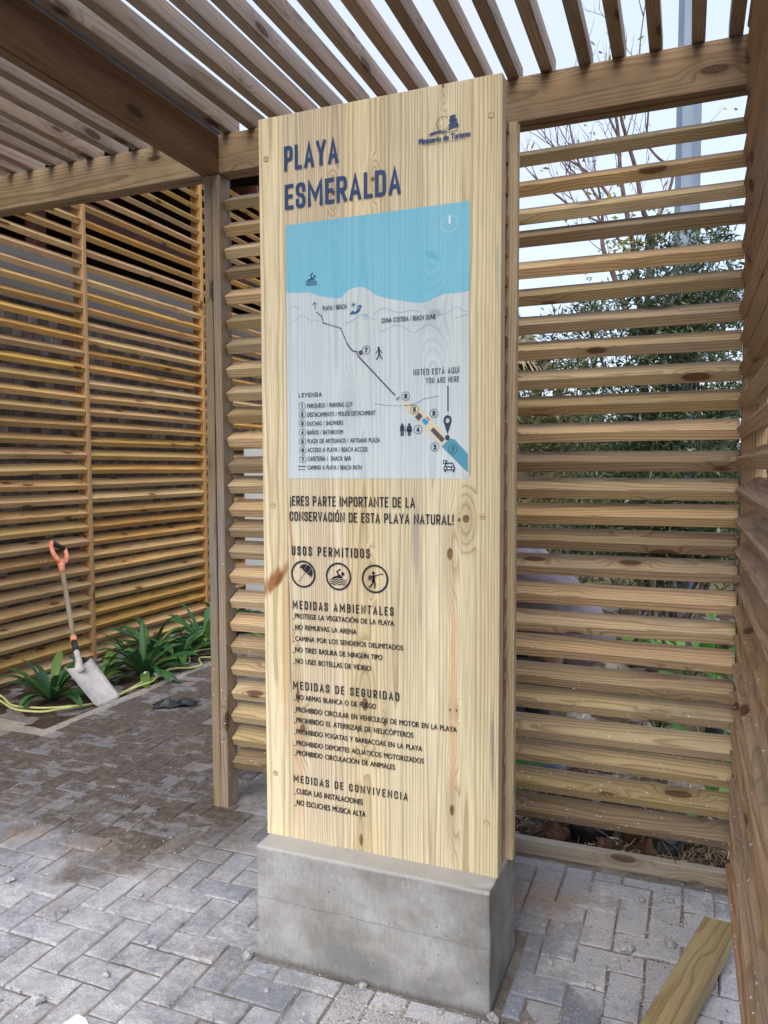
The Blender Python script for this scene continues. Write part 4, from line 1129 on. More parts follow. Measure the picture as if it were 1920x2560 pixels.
lily((-3.58, 4.78, .0), 16, .33, 'low sprawling lily beside the loop of yellow cord', 33)
lily((-3.95, 4.95, .0), 14, .40, 'lily close against the golden slats behind the yellow cord', 36)
lily((-3.62, 5.48, .0), 14, .34, 'low lily beside the left edge of the grey corner post', 38)
lily((-3.75, 6.5, .0), 15, .45, 'lily seen through the screen slats beyond the corner post', 14)

# ------------------------------------------------------------------ yellow cord
m_cord = plain('yellow_cord', (.52, .55, .20), .55, nscale=30, amt=.2, col2=(.50, .47, .21))
def curve3(pts, n=7):
    P = [Vector(p) for p in pts]; out = []
    for i in range(len(P) - 1):
        a, b_, c, d = P[max(i - 1, 0)], P[i], P[i + 1], P[min(i + 2, len(P) - 1)]
        for k in range(n):
            t_ = k / n
            out.append(.5 * ((2 * b_) + (c - a) * t_ + (2 * a - 5 * b_ + 4 * c - d) * t_ ** 2 + (3 * b_ - a - 3 * c + d) * t_ ** 3))
    out.append(P[-1]); return out
mb = MB()
z = .030
mb.tube(curve3([(-4.25, 3.52, .11), (-4.02, 3.54, .06), (-3.87, 3.49, z), (-3.74, 3.49, z), (-3.62, 3.52, z), (-3.50, 3.60, z), (-3.45, 3.74, .012), (-3.43, 3.92, .010), (-3.415, 4.06, z), (-3.44, 4.20, z), (-3.42, 4.40, z), (-3.50, 4.58, z), (-3.46, 4.74, z), (-3.60, 4.96, z), (-3.58, 5.14, z), (-3.40, 5.22, z), (-3.28, 5.34, z), (-3.10, 5.45, .012), (-2.9, 5.6, .012)]), .0068, 7)
mb.tube(curve3([(-4.22, 3.50, .09), (-4.0, 3.50, .05), (-3.83, 3.45, z), (-3.72, 3.43, z), (-3.58, 3.46, z), (-3.52, 3.54, z), (-3.47, 3.72, .006), (-3.44, 3.9, .008), (-3.40, 4.10, z), (-3.39, 4.24, z), (-3.47, 4.46, z), (-3.44, 4.58, z), (-3.36, 4.62, z), (-3.33, 4.72, z), (-3.40, 4.80, z), (-3.46, 4.90, z), (-3.34, 5.02, .012), (-3.22, 5.02, .012), (-3.18, 4.90, .012), (-3.10, 4.86, .012), (-2.92, 5.0, .012), (-2.7, 5.2, .012)]), .0068, 7)
tag(mb.build('yellow_cord', m_cord), 'doubled yellow cord trailing along the planting strip past the shovel', 'cord')

# ------------------------------------------------------------------ scraps
def crumple(name, loc, sx, sy, sz, mat, label, cat, seed, rot=0.):
    rd = random.Random(seed)
    n = 15; vs, fs = [], []
    for j in range(n):
        for i in range(n):
            u, v = i / (n - 1) - .5, j / (n - 1) - .5
            hh = abs(mnoise.noise(Vector((u * 2.2 + seed, v * 2.2, seed)))) * sz * 1.9 * (1 - .6 * max(abs(u), abs(v)) * 2) + .004
            a = u * sx * (1 + .3 * mnoise.noise(Vector((v * 5, seed, 1)))), v * sy * (1 + .3 * mnoise.noise(Vector((u * 5, seed, 9))))
            vs.append((loc[0] + a[0] * math.cos(rot) - a[1] * math.sin(rot), loc[1] + a[0] * math.sin(rot) + a[1] * math.cos(rot), loc[2] + hh))
    for j in range(n - 1):
        for i in range(n - 1):
            a = j * n + i; fs.append((a, a + 1, a + n + 1, a + n))
    mb = MB(); mb.add(vs, fs)
    return tag(mb.build(name, mat), label, cat)
m_blackpl = plain('black_plastic', (.018, .02, .026), .38, nscale=20, amt=.4)
m_white = plain('white_paper', (.75, .76, .80), .6)
crumple('plastic_scrap', (-2.97, 3.93, .0), .26, .13, .055, m_blackpl, 'crumpled black plastic scrap on the brown paving left of the post', 'scrap', 4, .5)
crumple('paper_scrap', (-3.50, 4.36, .015), .13, .09, .07, m_white, 'small crumpled white scrap among lily leaves by the cord', 'scrap', 9, .3)
mb = MB()
mb.add([(-1.552, 1.435, .006), (-1.43, 1.395, .006), (-1.40, 1.50, .008), (-1.493, 1.555, .007), (-1.518, 1.553, .012)], [(0, 1, 2, 3, 4)])
tag(mb.build('paper_sheet', m_white), 'white paper corner on the paving at the bottom left edge', 'paper')

# ------------------------------------------------------------------ stones
m_stone = plain('limestone_rubble', (.43, .43, .44), .9, nscale=60, amt=.45, bump=.7)
def stone(loc, r, label, seed, flat=.65):
    bm = bmesh.new()
    bmesh.ops.create_icosphere(bm, subdivisions=3, radius=1)
    rd = random.Random(seed); o3 = Vector((seed * 3.1, seed * 1.7, 0))
    sx, sy = rd.uniform(.75, 1.15), rd.uniform(.7, 1.0)
    for v in bm.verts:
        d = v.co.normalized()
        k = 1 + .45 * mnoise.noise(d * 1.3 + o3) + .14 * mnoise.noise(d * 3.4 + o3)
        pl = min(1., .82 / max(.05, abs(d.dot(Vector((.6, .3, .74)))), abs(d.dot(Vector((-.5, .8, .33))))))
        v.co = Vector((d.x * sx, d.y * sy, d.z * flat)) * r * k * pl
    me = bpy.data.meshes.new('stone'); bm.to_mesh(me); bm.free(); me.materials.append(m_stone)
    o = bpy.data.objects.new('stone', me); COL.objects.link(o)
    o.location = (loc[0], loc[1], r * flat * .62); o.rotation_euler.z = rd.uniform(0, 6)
    return tag(o, label, 'stone', 'loose pale stones on the paving')
for i, (x, y, r_, lb) in enumerate([
    (-1.668, 1.562, .017, 'largest pale stone, left of the white paper at the bottom left'),
    (-1.567, 1.719, .013, 'flat pale stone up and right from the white paper'),
    (-1.557, 1.886, .011, 'pale stone on a paver corner well left of the plinth'),
    (-1.222, 1.944, .017, 'chunky pale stone touching the front left foot of the plinth'),
    (-2.26, 2.008, .014, 'white pebble by the left edge of the photo'),
    (-.352, 2.246, .013, 'pale pebble nearest the right rear of the plinth'),
    (-.23, 2.185, .015, 'egg-shaped pale stone on pavers right of the plinth'),
    (-.145, 2.40, .024, 'dusty lump of rubble left of the timber offcut end'),
    (-.035, 2.738, .020, 'round stone just in front of the edging board'),
    (-.462, 1.955, .017, 'stone at the front right foot of the plinth'),
    (-.84, 1.948, .014, 'pale stone against the middle of the plinth front'),
    (-.02, 2.47, .022, 'white rubble chunk beside the end of the timber offcut'),
    (-.115, 2.70, .013, 'small stone left of the round one by the edging board'),
    (-.60, 1.93, .012, 'small crumb of rubble along the plinth front near its right end'),
    (-1.09, 1.83, .010, 'small tan pebble in front of the plinth, lower left'),
    (-1.93, 1.93, .010, 'small pebble on the dusty pavers at mid left'),
    (-1.75, 2.10, .010, 'pebble between the corner post and the left edge')]):
    stone((x, y), r_, lb, i + 2)
# fine grit
def grit():
    base = np.array([(1, 0, 0), (-1, 0, 0), (0, 1, 0), (0, -1, 0), (0, 0, 1), (0, 0, -1)], 'f')
    F8 = np.array([(0, 2, 4), (2, 1, 4), (1, 3, 4), (3, 0, 4), (2, 0, 5), (1, 2, 5), (3, 1, 5), (0, 3, 5)])
    V, Fs = [], []
    P = []
    def cloud(n, cx, cy, s): 
        for _ in range(n): P.append((rng.normal(cx, s), rng.normal(cy, s), abs(rng.normal(0, .0012)) + .0006))
    for _c in range(26):          # small swept-up drifts
        cx, cy = [(rng.normal(-.02, .17), rng.normal(2.45, .17)), (rng.normal(-.74, .12), rng.normal(1.87, .05)), (rng.normal(-1.7, .4), rng.normal(1.85, .3))][_c % 3]
        cloud(70, cx, cy, rng.uniform(.015, .05))
    for _d in range(16):
        cx, cy = [(rng.normal(-.02, .14), rng.normal(2.42, .14)), (rng.normal(-.74, .11), rng.normal(1.885, .035))][_d % 2]
        for _ in range(330): P.append((rng.normal(cx, .035), rng.normal(cy, .03), abs(rng.normal(0, .0006)) + .0006))
    cloud(500, -.74, 1.89, .07); cloud(260, -.5, 1.93, .05); cloud(350, .02, 2.72, .09); cloud(300, -.05, 2.4, .2)
    for _ in range(260): P.append((rng.uniform(-3.1, .1), rng.uniform(1.3, 3.6), abs(rng.normal(0, .0013)) + .0008))
    s = .1015
    for _ in range(2200):      # grit collects in the joints
        i, j = rng.integers(-10, 16), rng.integers(-5, 12)
        q = rng.uniform(0, s)
        x, y = (-1.51 + i * s, 1.88 + j * s + q) if rng.random() < .5 else (-1.51 + i * s + q, 1.88 + j * s)
        P.append((x + rng.normal(0, .003), y + rng.normal(0, .003), abs(rng.normal(0, .0010)) + .0007))
    c = 0; cols = []
    for (x, y, r_) in P:
        if (-1.205 < x < -.465 and y > 1.955 and y < 2.3) or y > 2.86 and x > -1.85: continue
        if x > .2: continue
        q = base * (r_ * rng.uniform(.6, 1.5, 3)) * 1.2 + rng.normal(0, r_ * .2, (6, 3))
        V.append(q + (x, y, r_ * .55)); Fs.append(F8 + c); c += 6; cols += [rng.random()] * 6
    b = NB('grit'); col = b.ramp(b.attr('rnd', 'Fac'), [(0, (.18, .17, .16)), (.3, (.33, .32, .32)), (.8, (.52, .52, .53)), (.95, (.52, .40, .28)), (1, (.08, .07, .06))])
    return struct(raw('grit', np.concatenate(V), np.concatenate(Fs), b.done(col, .9), False, None, cols), 'stuff')
grit()
# wood chips and straw on the soil behind the screen
def mulch():
    V, Fs, cols = [], [], []
    for k in range(3200):
        if k < 900: x, y = rng.normal(.03, .10), rng.normal(3.06, .10)
        else: x, y = rng.uniform(-1.1, .7), 2.97 + abs(rng.normal(0, .9))
        if y < 2.95: continue
        L, w = rng.uniform(.012, .06), rng.uniform(.002, .007)
        if k % 14 == 0: L, w = rng.uniform(.08, .25), .0025
        a, e = rng.uniform(0, 6.28), rng.normal(0, .35)
        d = np.array([math.cos(a) * math.cos(e), math.sin(a) * math.cos(e), math.sin(e)]); n_ = np.array([-math.sin(a), math.cos(a), 0])
        hh = .05 * math.exp(-((x - .05) / .14) ** 2 - ((y - 3.08) / .14) ** 2)
        zz = .014 + hh * rng.uniform(.3, 1) + .035 * mnoise.fractal(Vector((x * 5, y * 5, 3.1)), 1., 2., 4) + abs(e) * L * .5
        c = np.array([x, y, zz])
        th = np.array([0, 0, w * .5])
        V.append(np.array([c - d * L / 2 - n_ * w / 2, c + d * L / 2 - n_ * w / 2, c + d * L / 2 + n_ * w / 2 + th, c - d * L / 2 + n_ * w / 2 + th]))
        Fs.append(np.array([[0, 1, 2, 3]]) + 4 * len(Fs)); cols += [rng.random()] * 4
    b = NB('wood_chips'); col = b.ramp(b.attr('rnd', 'Fac'), [(0, (.06, .035, .02)), (.35, (.16, .10, .06)), (.7, (.34, .23, .14)), (1, (.52, .42, .29))])
    return struct(raw('mulch', np.concatenate(V), np.concatenate(Fs), b.done(col, .85), False, None, cols), 'stuff')
mulch()
def clods():
    rd = random.Random(5)
    m_clod = m_dirt('soil_clod', (.07, .038, .024), (.14, .075, .045), (.22, .14, .09), 20., .02)
    for i, (x, y, r_, lb) in enumerate([(-.46, 3.02, .055, 'reddish soil clod under the slats nearest the sign'), (-.27, 3.0, .045, 'soil clod left of the middle black bag'), (-.10, 3.02, .06, 'brown fibrous clod between the two black bags'), (-.18, 3.13, .05, 'soil clod behind the gap between the black bags')]):
        o = stone((x, y), r_, lb, i + 40, .8); o.name = 'soil_clod'; o['category'] = 'clod'; o['group'] = 'clods under the back screen'
        o.data.materials.clear(); o.data.materials.append(m_clod)
clods()
def bag(x, y, r_, lb, seed):
    rd = random.Random(seed)
    mb = MB(); vs, fs = [], []
    n, m_ = 26, 9
    for j in range(m_):
        t_ = j / (m_ - 1)
        rr = r_ * (.9 + .14 * math.sin(t_ * 3)) * (1 if j < m_ - 1 else .80)
        for i in range(n):
            a = 2 * math.pi * i / n
            k = 1 + .14 * mnoise.noise(Vector((math.cos(a) * 2, math.sin(a) * 2, t_ * 2 + seed))) + .06 * math.sin(a * 7 + seed)
            vs.append((x + rr * k * math.cos(a), y + rr * k * math.sin(a), r_ * 1.15 * t_ + .02 * mnoise.noise(Vector((a, t_, seed)))))
    for j in range(m_ - 1):
        for i in range(n):
            a0, a1 = j * n + i, j * n + (i + 1) % n
            fs.append((a0, a1, a1 + n, a0 + n))
    fs.append(tuple((m_ - 1) * n + i for i in range(n)))
    mb.add(vs, fs, None, 0, 0, True)
    return tag(mb.build('grow_bag', m_blackpl), lb, 'grow bag', 'black grow bags behind the screen')
bag(-.335, 3.10, .085, 'black plastic grow bag under the slats nearer the sign', 1)
bag(-.055, 3.055, .075, 'black plastic grow bag under the slats left of the wood-chip heap', 2)
bag(.22, 4.45, .10, 'black grow bag among the green plants farther behind the screen', 3)

# ------------------------------------------------------------------ low plants behind the screen
m_round = leaf_mat('round_leaf', (.05, .15, .03), (.09, .24, .05), (.22, .38, .12), .3)
def lowplant(x, y, n, size, spread, lb, seed, h0=.12):
    rd = random.Random(seed); mb = MB()
    for k in range(n):
        a = rd.uniform(0, 6.28); rr = spread * math.sqrt(rd.random())
        c = Vector((x + rr * math.cos(a), y + rr * math.sin(a), h0 * rd.uniform(.3, 1.3)))
        t_ = Vector((math.cos(a) * .6 + rd.uniform(-.4, .4), math.sin(a) * .6 + rd.uniform(-.4, .4), rd.uniform(.1, 1.))).normalized()
        s_ = t_.cross(Vector((rd.uniform(-.3, .3), rd.uniform(-.3, .3), 1))).normalized(); nn = s_.cross(t_)
        L = size * rd.uniform(.7, 1.25); vs = []
        m_ = 7
        for i in range(m_):
            q = i / (m_ - 1); w = L * .34 * math.sin(math.pi * min(1, q * .93 + .05)) ** .7
            p = c + t_ * L * q + nn * (.16 * L * (q - .5) ** 2)
            vs += [p - s_ * w + nn * w * .25, p, p + s_ * w + nn * w * .25]
        fs = [(i * 3 + e, i * 3 + e + 1, i * 3 + e + 4, i * 3 + e + 3) for i in range(m_ - 1) for e in (0, 1)]
        mb.add(vs, fs, None, rd.random(), 0, True)
        mb.tube([(x, y, .0), ((x + c.x) / 2, (y + c.y) / 2, c.z * .7), tuple(c)], .003, 5, rnd=.1)
    return tag(mb.build('leafy_plant', m_round), lb, 'plant', 'low round-leaved plants behind the back screen')
for i, a in enumerate([(-.66, 3.12, 9, .085, .10, 'round-leaved plant poking through the lowest slats beside the sign'), (-.47, 3.10, 6, .07, .07, 'small leafy sprig through the lowest slats right of the first plant'), (.06, 3.14, 8, .085, .12, 'drooping green plant behind the lowest slats near the right post'),
        (-.12, 4.45, 16, .11, .22, 'round-leaved plant in the middle distance near the right post'), (.12, 3.95, 14, .10, .18, 'bright green plant low behind the slats at far right'), (-.36, 5.9, 22, .14, .30, 'spreading green plant beyond the crouching person'),
        (.05, 5.5, 22, .13, .32, 'leafy plant left of the right post, in front of the steel pole'), (-.13, 6.75, 10, .16, .14, 'tall glossy-leaved sprig in front of the steel pole foot'), (.28, 6.4, 24, .14, .3, 'light green bush at the right post, farther back'), (.30, 5.0, 18, .11, .2, 'green plant tucked against the right post')]):
    lowplant(*a, seed=i + 70, h0=(.16 if i < 3 else .22 if i != 7 else .42))

# ------------------------------------------------------------------ crouching person behind the screen
def skin(name, pts, edges, mat, parent=None, sub=2):
    me = bpy.data.meshes.new(name)
    me.from_pydata([p[:3] for p in pts], edges, [])
    o = bpy.data.objects.new(name, me); COL.objects.link(o)
    md = o.modifiers.new('Skin', 'SKIN'); md.use_smooth_shade = True
    sv = me.skin_vertices[0].data
    for i, p in enumerate(pts):
        r_ = p[3]; sv[i].radius = r_ if isinstance(r_, tuple) else (r_, r_)
        sv[i].use_root = (i == 0)
    s2 = o.modifiers.new('Sub', 'SUBSURF'); s2.levels = sub; s2.render_levels = sub
    bpy.context.view_layer.update()
    nm = bpy.data.meshes.new_from_object(o.evaluated_get(dg()))
    bpy.data.objects.remove(o); bpy.data.meshes.remove(me)
    nm.name = name; nm.materials.clear(); nm.materials.append(mat)
    for p in nm.polygons: p.use_smooth = True; p.material_index = 0
    o = bpy.data.objects.new(name, nm); COL.objects.link(o)
    if parent is not None: attach(o, parent)
    return o
m_skin = plain('skin', (.28, .155, .10), .5)
m_shirt = plain('grey_lilac_cloth', (.255, .225, .275), .9, nscale=14, amt=.25, bump=.4)
m_trous = plain('dark_trousers', (.03, .03, .038), .9)
m_shoe = plain('blue_grey_shoe', (.16, .20, .30), .7)
m_cap = plain('dark_cap', (.04, .045, .05), .8)
per = thing('person', 'person in a grey-lilac shirt crouching behind the slats beside the sign', 'person', (-.6, 3.85, 0))
Yc = 3.85
body = [(-.50, Yc, .44, .13), (-.60, Yc, .62, (.125, .15)), (-.74, Yc, .84, (.13, .17)), (-.86, Yc, 1.0, .10), (-.94, Yc, 1.09, .058), (-1.0, Yc, 1.16, .078), (-1.06, Yc, 1.22, .098), (-1.12, Yc, 1.17, .07),
        (-.62, Yc - .14, .46, .085), (-.94, Yc - .2, .50, .066), (-.68, Yc - .19, .11, .045), (-.82, Yc - .21, .045, .038),
        (-.62, Yc + .14, .46, .085), (-.94, Yc + .2, .52, .066), (-.70, Yc + .19, .11, .045), (-.84, Yc + .21, .045, .038),
        (-.86, Yc - .2, .96, .065), (-1.0, Yc - .27, .72, .046), (-1.18, Yc - .2, .58, .032), (-1.24, Yc - .18, .52, .030),
        (-.86, Yc + .2, .96, .065), (-1.0, Yc + .27, .72, .046), (-1.18, Yc + .2, .55, .032), (-1.24, Yc + .18, .49, .030)]
E_ = [(0, 1), (1, 2), (2, 3), (3, 4), (4, 5), (5, 6), (6, 7), (0, 8), (8, 9), (9, 10), (10, 11), (0, 12), (12, 13), (13, 14), (14, 15), (3, 16), (16, 17), (17, 18), (18, 19), (3, 20), (20, 21), (21, 22), (22, 23)]
n0 = len(body)
for sg, hd in ((-1, 19), (1, 23)):               # five fingers on each hand
    hx, hy, hz = body[hd][:3]
    for f_, (dx, dy, dz) in enumerate([(-.02, -.03, -.05), (-.05, -.015, -.075), (-.055, 0, -.082), (-.05, .015, -.076), (-.04, .028, -.06)]):
        body.append((hx + dx * .5, hy + dy, hz + dz * .5, .010)); body.append((hx + dx, hy + dy * 1.1, hz + dz, .008))
        E_ += [(hd, len(body) - 2), (len(body) - 2, len(body) - 1)]
skin('body', body, E_, m_skin, per)
shirt = [(-.415, Yc, .50, (.175, .20)), (-.50, Yc, .66, (.165, .20)), (-.62, Yc, .81, (.16, .20)), (-.75, Yc, .96, (.145, .19)), (-.85, Yc, 1.06, (.11, .14)), (-.92, Yc, 1.11, .075),
         (-.86, Yc - .21, .98, .085), (-.98, Yc - .27, .76, .068), (-1.08, Yc - .24, .66, .055), (-.86, Yc + .21, .98, .085), (-.98, Yc + .27, .76, .068), (-1.08, Yc + .24, .64, .055)]
skin('shirt', shirt, [(0, 1), (1, 2), (2, 3), (3, 4), (4, 5), (3, 6), (6, 7), (7, 8), (3, 9), (9, 10), (10, 11)], m_shirt, per)
tro = [(-.50, Yc, .40, .15), (-.62, Yc - .14, .46, .105), (-.94, Yc - .2, .50, .085), (-.68, Yc - .19, .16, .065), (-.67, Yc - .19, .09, .062), (-.62, Yc + .14, .46, .105), (-.94, Yc + .2, .52, .085), (-.70, Yc + .19, .16, .065), (-.69, Yc + .19, .09, .062)]
skin('trousers', tro, [(0, 1), (1, 2), (2, 3), (3, 4), (0, 5), (5, 6), (6, 7), (7, 8)], m_trous, per)
for yy, x_ in ((-.19, -.52), (.19, -.46)):
    skin('shoe', [(x_, Yc + yy, .055, (.05, .048)), (x_ - .12, Yc + yy, .05, (.045, .05)), (x_ - .25, Yc + yy, .04, (.034, .048))], [(0, 1), (1, 2)], m_shoe, per)
bm = bmesh.new(); bmesh.ops.create_uvsphere(bm, u_segments=20, v_segments=12, radius=.112)
for v in bm.verts:
    v.co.z *= .85
    if v.co.z < -.01: v.co.z = -.01
me = bpy.data.meshes.new('cap'); bm.to_mesh(me); bm.free(); me.materials.append(m_cap)
for p in me.polygons: p.use_smooth = True
o = bpy.data.objects.new('cap', me); COL.objects.link(o); o.location = (-1.055, Yc, 1.25); o.rotation_euler = (0, .25, 0); attach(o, per)

# ------------------------------------------------------------------ steel pole
def m_galv():
    b = NB('galvanised_steel')
    P = b.n('NewGeometry')
    a = b.noise(b.vm('MULTIPLY', P, (9., 9., 1.2)), 1., 5., .6)
    V = b.t.nodes.new('ShaderNodeTexVoronoi'); b._set(V.inputs['Vector'], P); V.inputs['Scale'].default_value = 45
    col = b.ramp(a, [(.3, (.12, .17, .24)), (.7, (.20, .26, .34))])
    return b.done(col, b.rng(a, .3, .7, .5, .7), None, .4, .15)
mb = MB()
n = 8
P0 = Vector((-.045, 7.45, -.1))
vs, fs = [], []
for (z_, r_) in ((-.1, .122), (9.5, .092)):
    for k in range(n):
        a = 2 * math.pi * (k + .35) / n; vs.append((P0.x + r_ * math.cos(a), P0.y + r_ * math.sin(a), z_))
fs = [(k, (k + 1) % n, n + (k + 1) % n, n + k) for k in range(n)] + [tuple(range(n, 2 * n))]
mb.add(vs, fs)
pole = thing('steel_pole', 'tall galvanised octagonal steel pole rising behind the back screen', 'pole', tuple(P0))
mg = m_galv()
mb.build('shaft', mg, pole)
mb = MB(); mb.box(P0.x - .2, P0.x + .2, P0.y - .2, P0.y + .2, .0, .035)
for sx in (-1, 1):
    for sy in (-1, 1): mb.tube([(P0.x + sx * .16, P0.y + sy * .16, .03), (P0.x + sx * .16, P0.y + sy * .16, .09)], .014, 6)
mb.build('base_plate', mg, pole)

# ------------------------------------------------------------------ trees
m_needle = leaf_mat('needle_foliage', (.022, .038, .020), (.065, .10, .048), (.20, .24, .12), .28)
m_olive = leaf_mat('olive_foliage', (.05, .07, .025), (.11, .13, .05), (.24, .26, .12), .3)
m_yleaf = leaf_mat('yellowing_leaf', (.10, .16, .03), (.20, .26, .05), (.55, .38, .05), .35)
m_bark = plain('bark', (.075, .06, .05), .9, nscale=12, amt=.4, bump=.6, col2=(.14, .115, .10))
def foliage(centers, radii, per, size, seed, aspect=.2, upb=.3):
    r_ = np.random.default_rng(seed)
    V, cols = [], []
    for c, R_ in zip(centers, radii):
        c = np.array(c); nn = int(per * (R_ / .4) ** 1.6)
        for _ in range(nn):
            # a twig with needles along it
            d = r_.normal(0, 1, 3); d[2] = d[2] * .7 + upb; d /= np.linalg.norm(d)
            rad_ = R_ * r_.random() ** .45
            p0 = c + d * rad_ * np.array([1, 1, .95])
            tdir = d * .7 + r_.normal(0, .45, 3) + np.array([0, 0, .25]); tdir /= np.linalg.norm(tdir)
            L = size * r_.uniform(2.2, 4.2); tone = np.clip(r_.normal(.42, .22), 0, 1)
            for k in range(5):
                b0 = p0 + tdir * L * (k / 5)
                ld = tdir * .5 + r_.normal(0, .6, 3); ld /= np.linalg.norm(ld)
                s_ = np.cross(ld, r_.normal(0, 1, 3)); s_ /= np.linalg.norm(s_) + 1e-6
                l = size * r_.uniform(.5, 1.6); w = l * aspect * r_.uniform(.7, 1.4)
                V.append(np.array([b0, b0 + ld * l * .5 + s_ * w, b0 + ld * l, b0 + ld * l * .5 - s_ * w])); cols += [np.clip(tone + r_.normal(0, .08), 0, 1)] * 4
    V = np.concatenate(V); F_ = np.arange(len(V)).reshape(-1, 4)
    return V, F_, cols
def bushtree(name, base, blobs, per, size, seed, mat, label, aspect=.2, group=None, trunk=.07):
    t = thing(name, label, 'tree', base, group)
    rd = random.Random(seed)
    mb = MB()
    top = max(b_[2] for b_ in blobs)
    for (x, y, z, r_) in blobs[::4]:
        s_ = Vector((base[0] + rd.uniform(-.25, .25), base[1] + rd.uniform(-.2, .2), -.1)); e = Vector((x, y, z))
        m_ = s_.lerp(e, .5) + Vector((rd.uniform(-.15, .15), rd.uniform(-.15, .15), 0))
        mb.tube(curve3([s_, m_, e, e + Vector((rd.uniform(-.1, .1), 0, r_ * .7))], 4), [trunk * .7 * (1 - .85 * i / 12) for i in range(13)], 7)
    mb.build('trunk', m_bark, t)
    V, F_, cols = foliage([b_[:3] for b_ in blobs], [b_[3] for b_ in blobs], per, size, seed, aspect)
    raw('crown', V, F_, mat, False, t, cols)
    return t
def blobset(seed, n, f):
    rd = random.Random(seed); out = []
    for _ in range(n): out.append(f(rd))
    return out
# big dark casuarina in the middle of the opening
def fb(rd):
    z = rd.uniform(.6, 3.15)
    w = 1.0 if z < 2.6 else 1.0 - (z - 2.6) * .8
    return (-.20 + rd.uniform(-1, 1) * w * .68, 6.6 + rd.uniform(-.45, .45), z, rd.uniform(.17, .31) * (1 if z < 2.7 else .7))
bushtree('dense_tree', (-.2, 6.6, 0), blobset(1, 76, fb), 330, .056, 1, m_needle, 'dense dark green tree filling the middle of the view through the back screen', .105, 'trees beyond the back screen', .03)
def fb(rd):
    z = rd.uniform(.5, 3.3); 
    return (-1.95 + rd.uniform(-.85, .75), 12 + rd.uniform(-.5, .5), z, rd.uniform(.25, .42) * (1 if z < 2.7 else .65))
bushtree('thin_tree', (-1.9, 12, 0), blobset(2, 34, fb), 90, .075, 2, m_olive, 'thin olive-green tree between the thatched hut and the dense dark tree', .16, 'trees beyond the back screen', .035)
def fb(rd):
    z = rd.uniform(.5, 2.9)
    return (.75 + rd.uniform(-.4, .6), 12.3 + rd.uniform(-.4, .4), z, rd.uniform(.25, .4) * (1 if z < 2.4 else .7))
bushtree('thin_tree', (.8, 12.3, 0), blobset(3, 24, fb), 70, .07, 3, m_needle, 'loose feathery tree at the right, showing sky by the side screen', .16, 'trees beyond the back screen', .035)
def fb(rd):
    return (rd.uniform(-6.5, 5.5), 17 + rd.uniform(-1, 1), rd.uniform(.3, 2.1), rd.uniform(.5, .85))
bushtree('hedge_tree', (-.5, 17, 0), blobset(4, 70, fb), 60, .15, 4, m_needle, 'long low dark hedge closing the view behind the other trees', .22, 'trees beyond the back screen', .05)
# nearly bare tree
bt = thing('bare_tree', 'nearly bare tree with thin reddish branches against the sky behind the screen', 'tree', (-.42, 9, 0))
STEMS = [[(-.47, 2.66), (-.8, 3.6), (-.92, 3.92), (-.94, 4.18), (-.95, 4.4), (-1.01, 4.72)], [(-.47, 2.66), (-.57, 3.71), (-.65, 4.15), (-.73, 4.63), (-.76, 5.07), (-.8, 5.33), (-.85, 5.6)],
         [(-.47, 2.66), (-.43, 3.95), (-.51, 4.31), (-.58, 4.7), (-.66, 4.97), (-.74, 5.3), (-.72, 5.8), (-.8, 6.3)], [(-.43, 3.95), (-.29, 4.36), (-.21, 4.69), (-.38, 4.86), (-.48, 5.07), (-.47, 5.4), (-.56, 5.88), (-.5, 6.5)],
         [(-.74, 4.29), (-.96, 4.62), (-1.18, 4.87), (-1.41, 5.08), (-1.63, 5.38)], [(-1.13, 4.29), (-1.45, 4.55), (-1.67, 4.76), (-1.86, 5.01)], [(-.94, 4.18), (-1.09, 4.51), (-1.27, 4.75), (-1.5, 5.14), (-1.73, 5.44)], [(-.73, 4.63), (-.96, 4.71), (-1.14, 4.73), (-1.41, 5.04), (-1.5, 5.4)],
         [(-.57, 3.71), (-.85, 4.1), (-1.13, 4.29), (-1.3, 4.6), (-1.35, 5.0)], [(-.95, 4.4), (-1.2, 4.9), (-1.3, 5.4), (-1.25, 5.8)], [(-.76, 5.07), (-.95, 5.5), (-1.1, 5.9)]]
mb = MB()
rd = random.Random(11)
mb.tube(curve3([(-.38, 9, -.2), (-.44, 9.02, 1.4), (-.47, 9, 2.7)], 4), [.06 - .002 * i for i in range(9)], 8)
tips = []
def twig(p, d, L, r_, lv):
    pts = [p]; q = Vector(p); dd = Vector(d)
    for k in range(4):
        dd = (dd + Vector((rd.uniform(-.2, .2), rd.uniform(-.2, .2), rd.uniform(-.02, .28)))).normalized()
        q = q + dd * L / 4; pts.append(tuple(q))
        if lv > 0 and k > 0 and rd.random() < .75:
            twig(tuple(q), (dd + Vector((rd.uniform(-.9, .9), rd.uniform(-.6, .6), rd.uniform(-.1, .6)))).normalized(), L * .6, r_ * .6, lv - 1)
    mb.tube(pts, [r_ * (1 - .16 * i) for i in range(5)], 5)
    tips.append(q)
for si, S_ in enumerate(STEMS):
    yy = [0]
    for _ in S_[1:]: yy.append(yy[-1] + rd.uniform(-.12, .12))
    pts = curve3([(x, 9 + dy, z) for (x, z), dy in zip(S_, yy)], 5)
    r0 = (.034 if si < 3 else .020 if si < 5 else .015)
    mb.tube(pts, [r0 * (1 - .75 * i / len(pts)) for i in range(len(pts))], 7)
    for i in range(5, len(pts), 4):
        d = (pts[min(i + 1, len(pts) - 1)] - pts[i - 1]).normalized()
        twig(tuple(pts[i]), (d + Vector((rd.uniform(-1., .7), rd.uniform(-.6, .6), rd.uniform(-.1, .5)))).normalized(), rd.uniform(.3, .6), .0065, 2 if si < 3 else 1)
    twig(tuple(pts[-1]), (pts[-1] - pts[-3]).normalized(), .5, .007, 1)
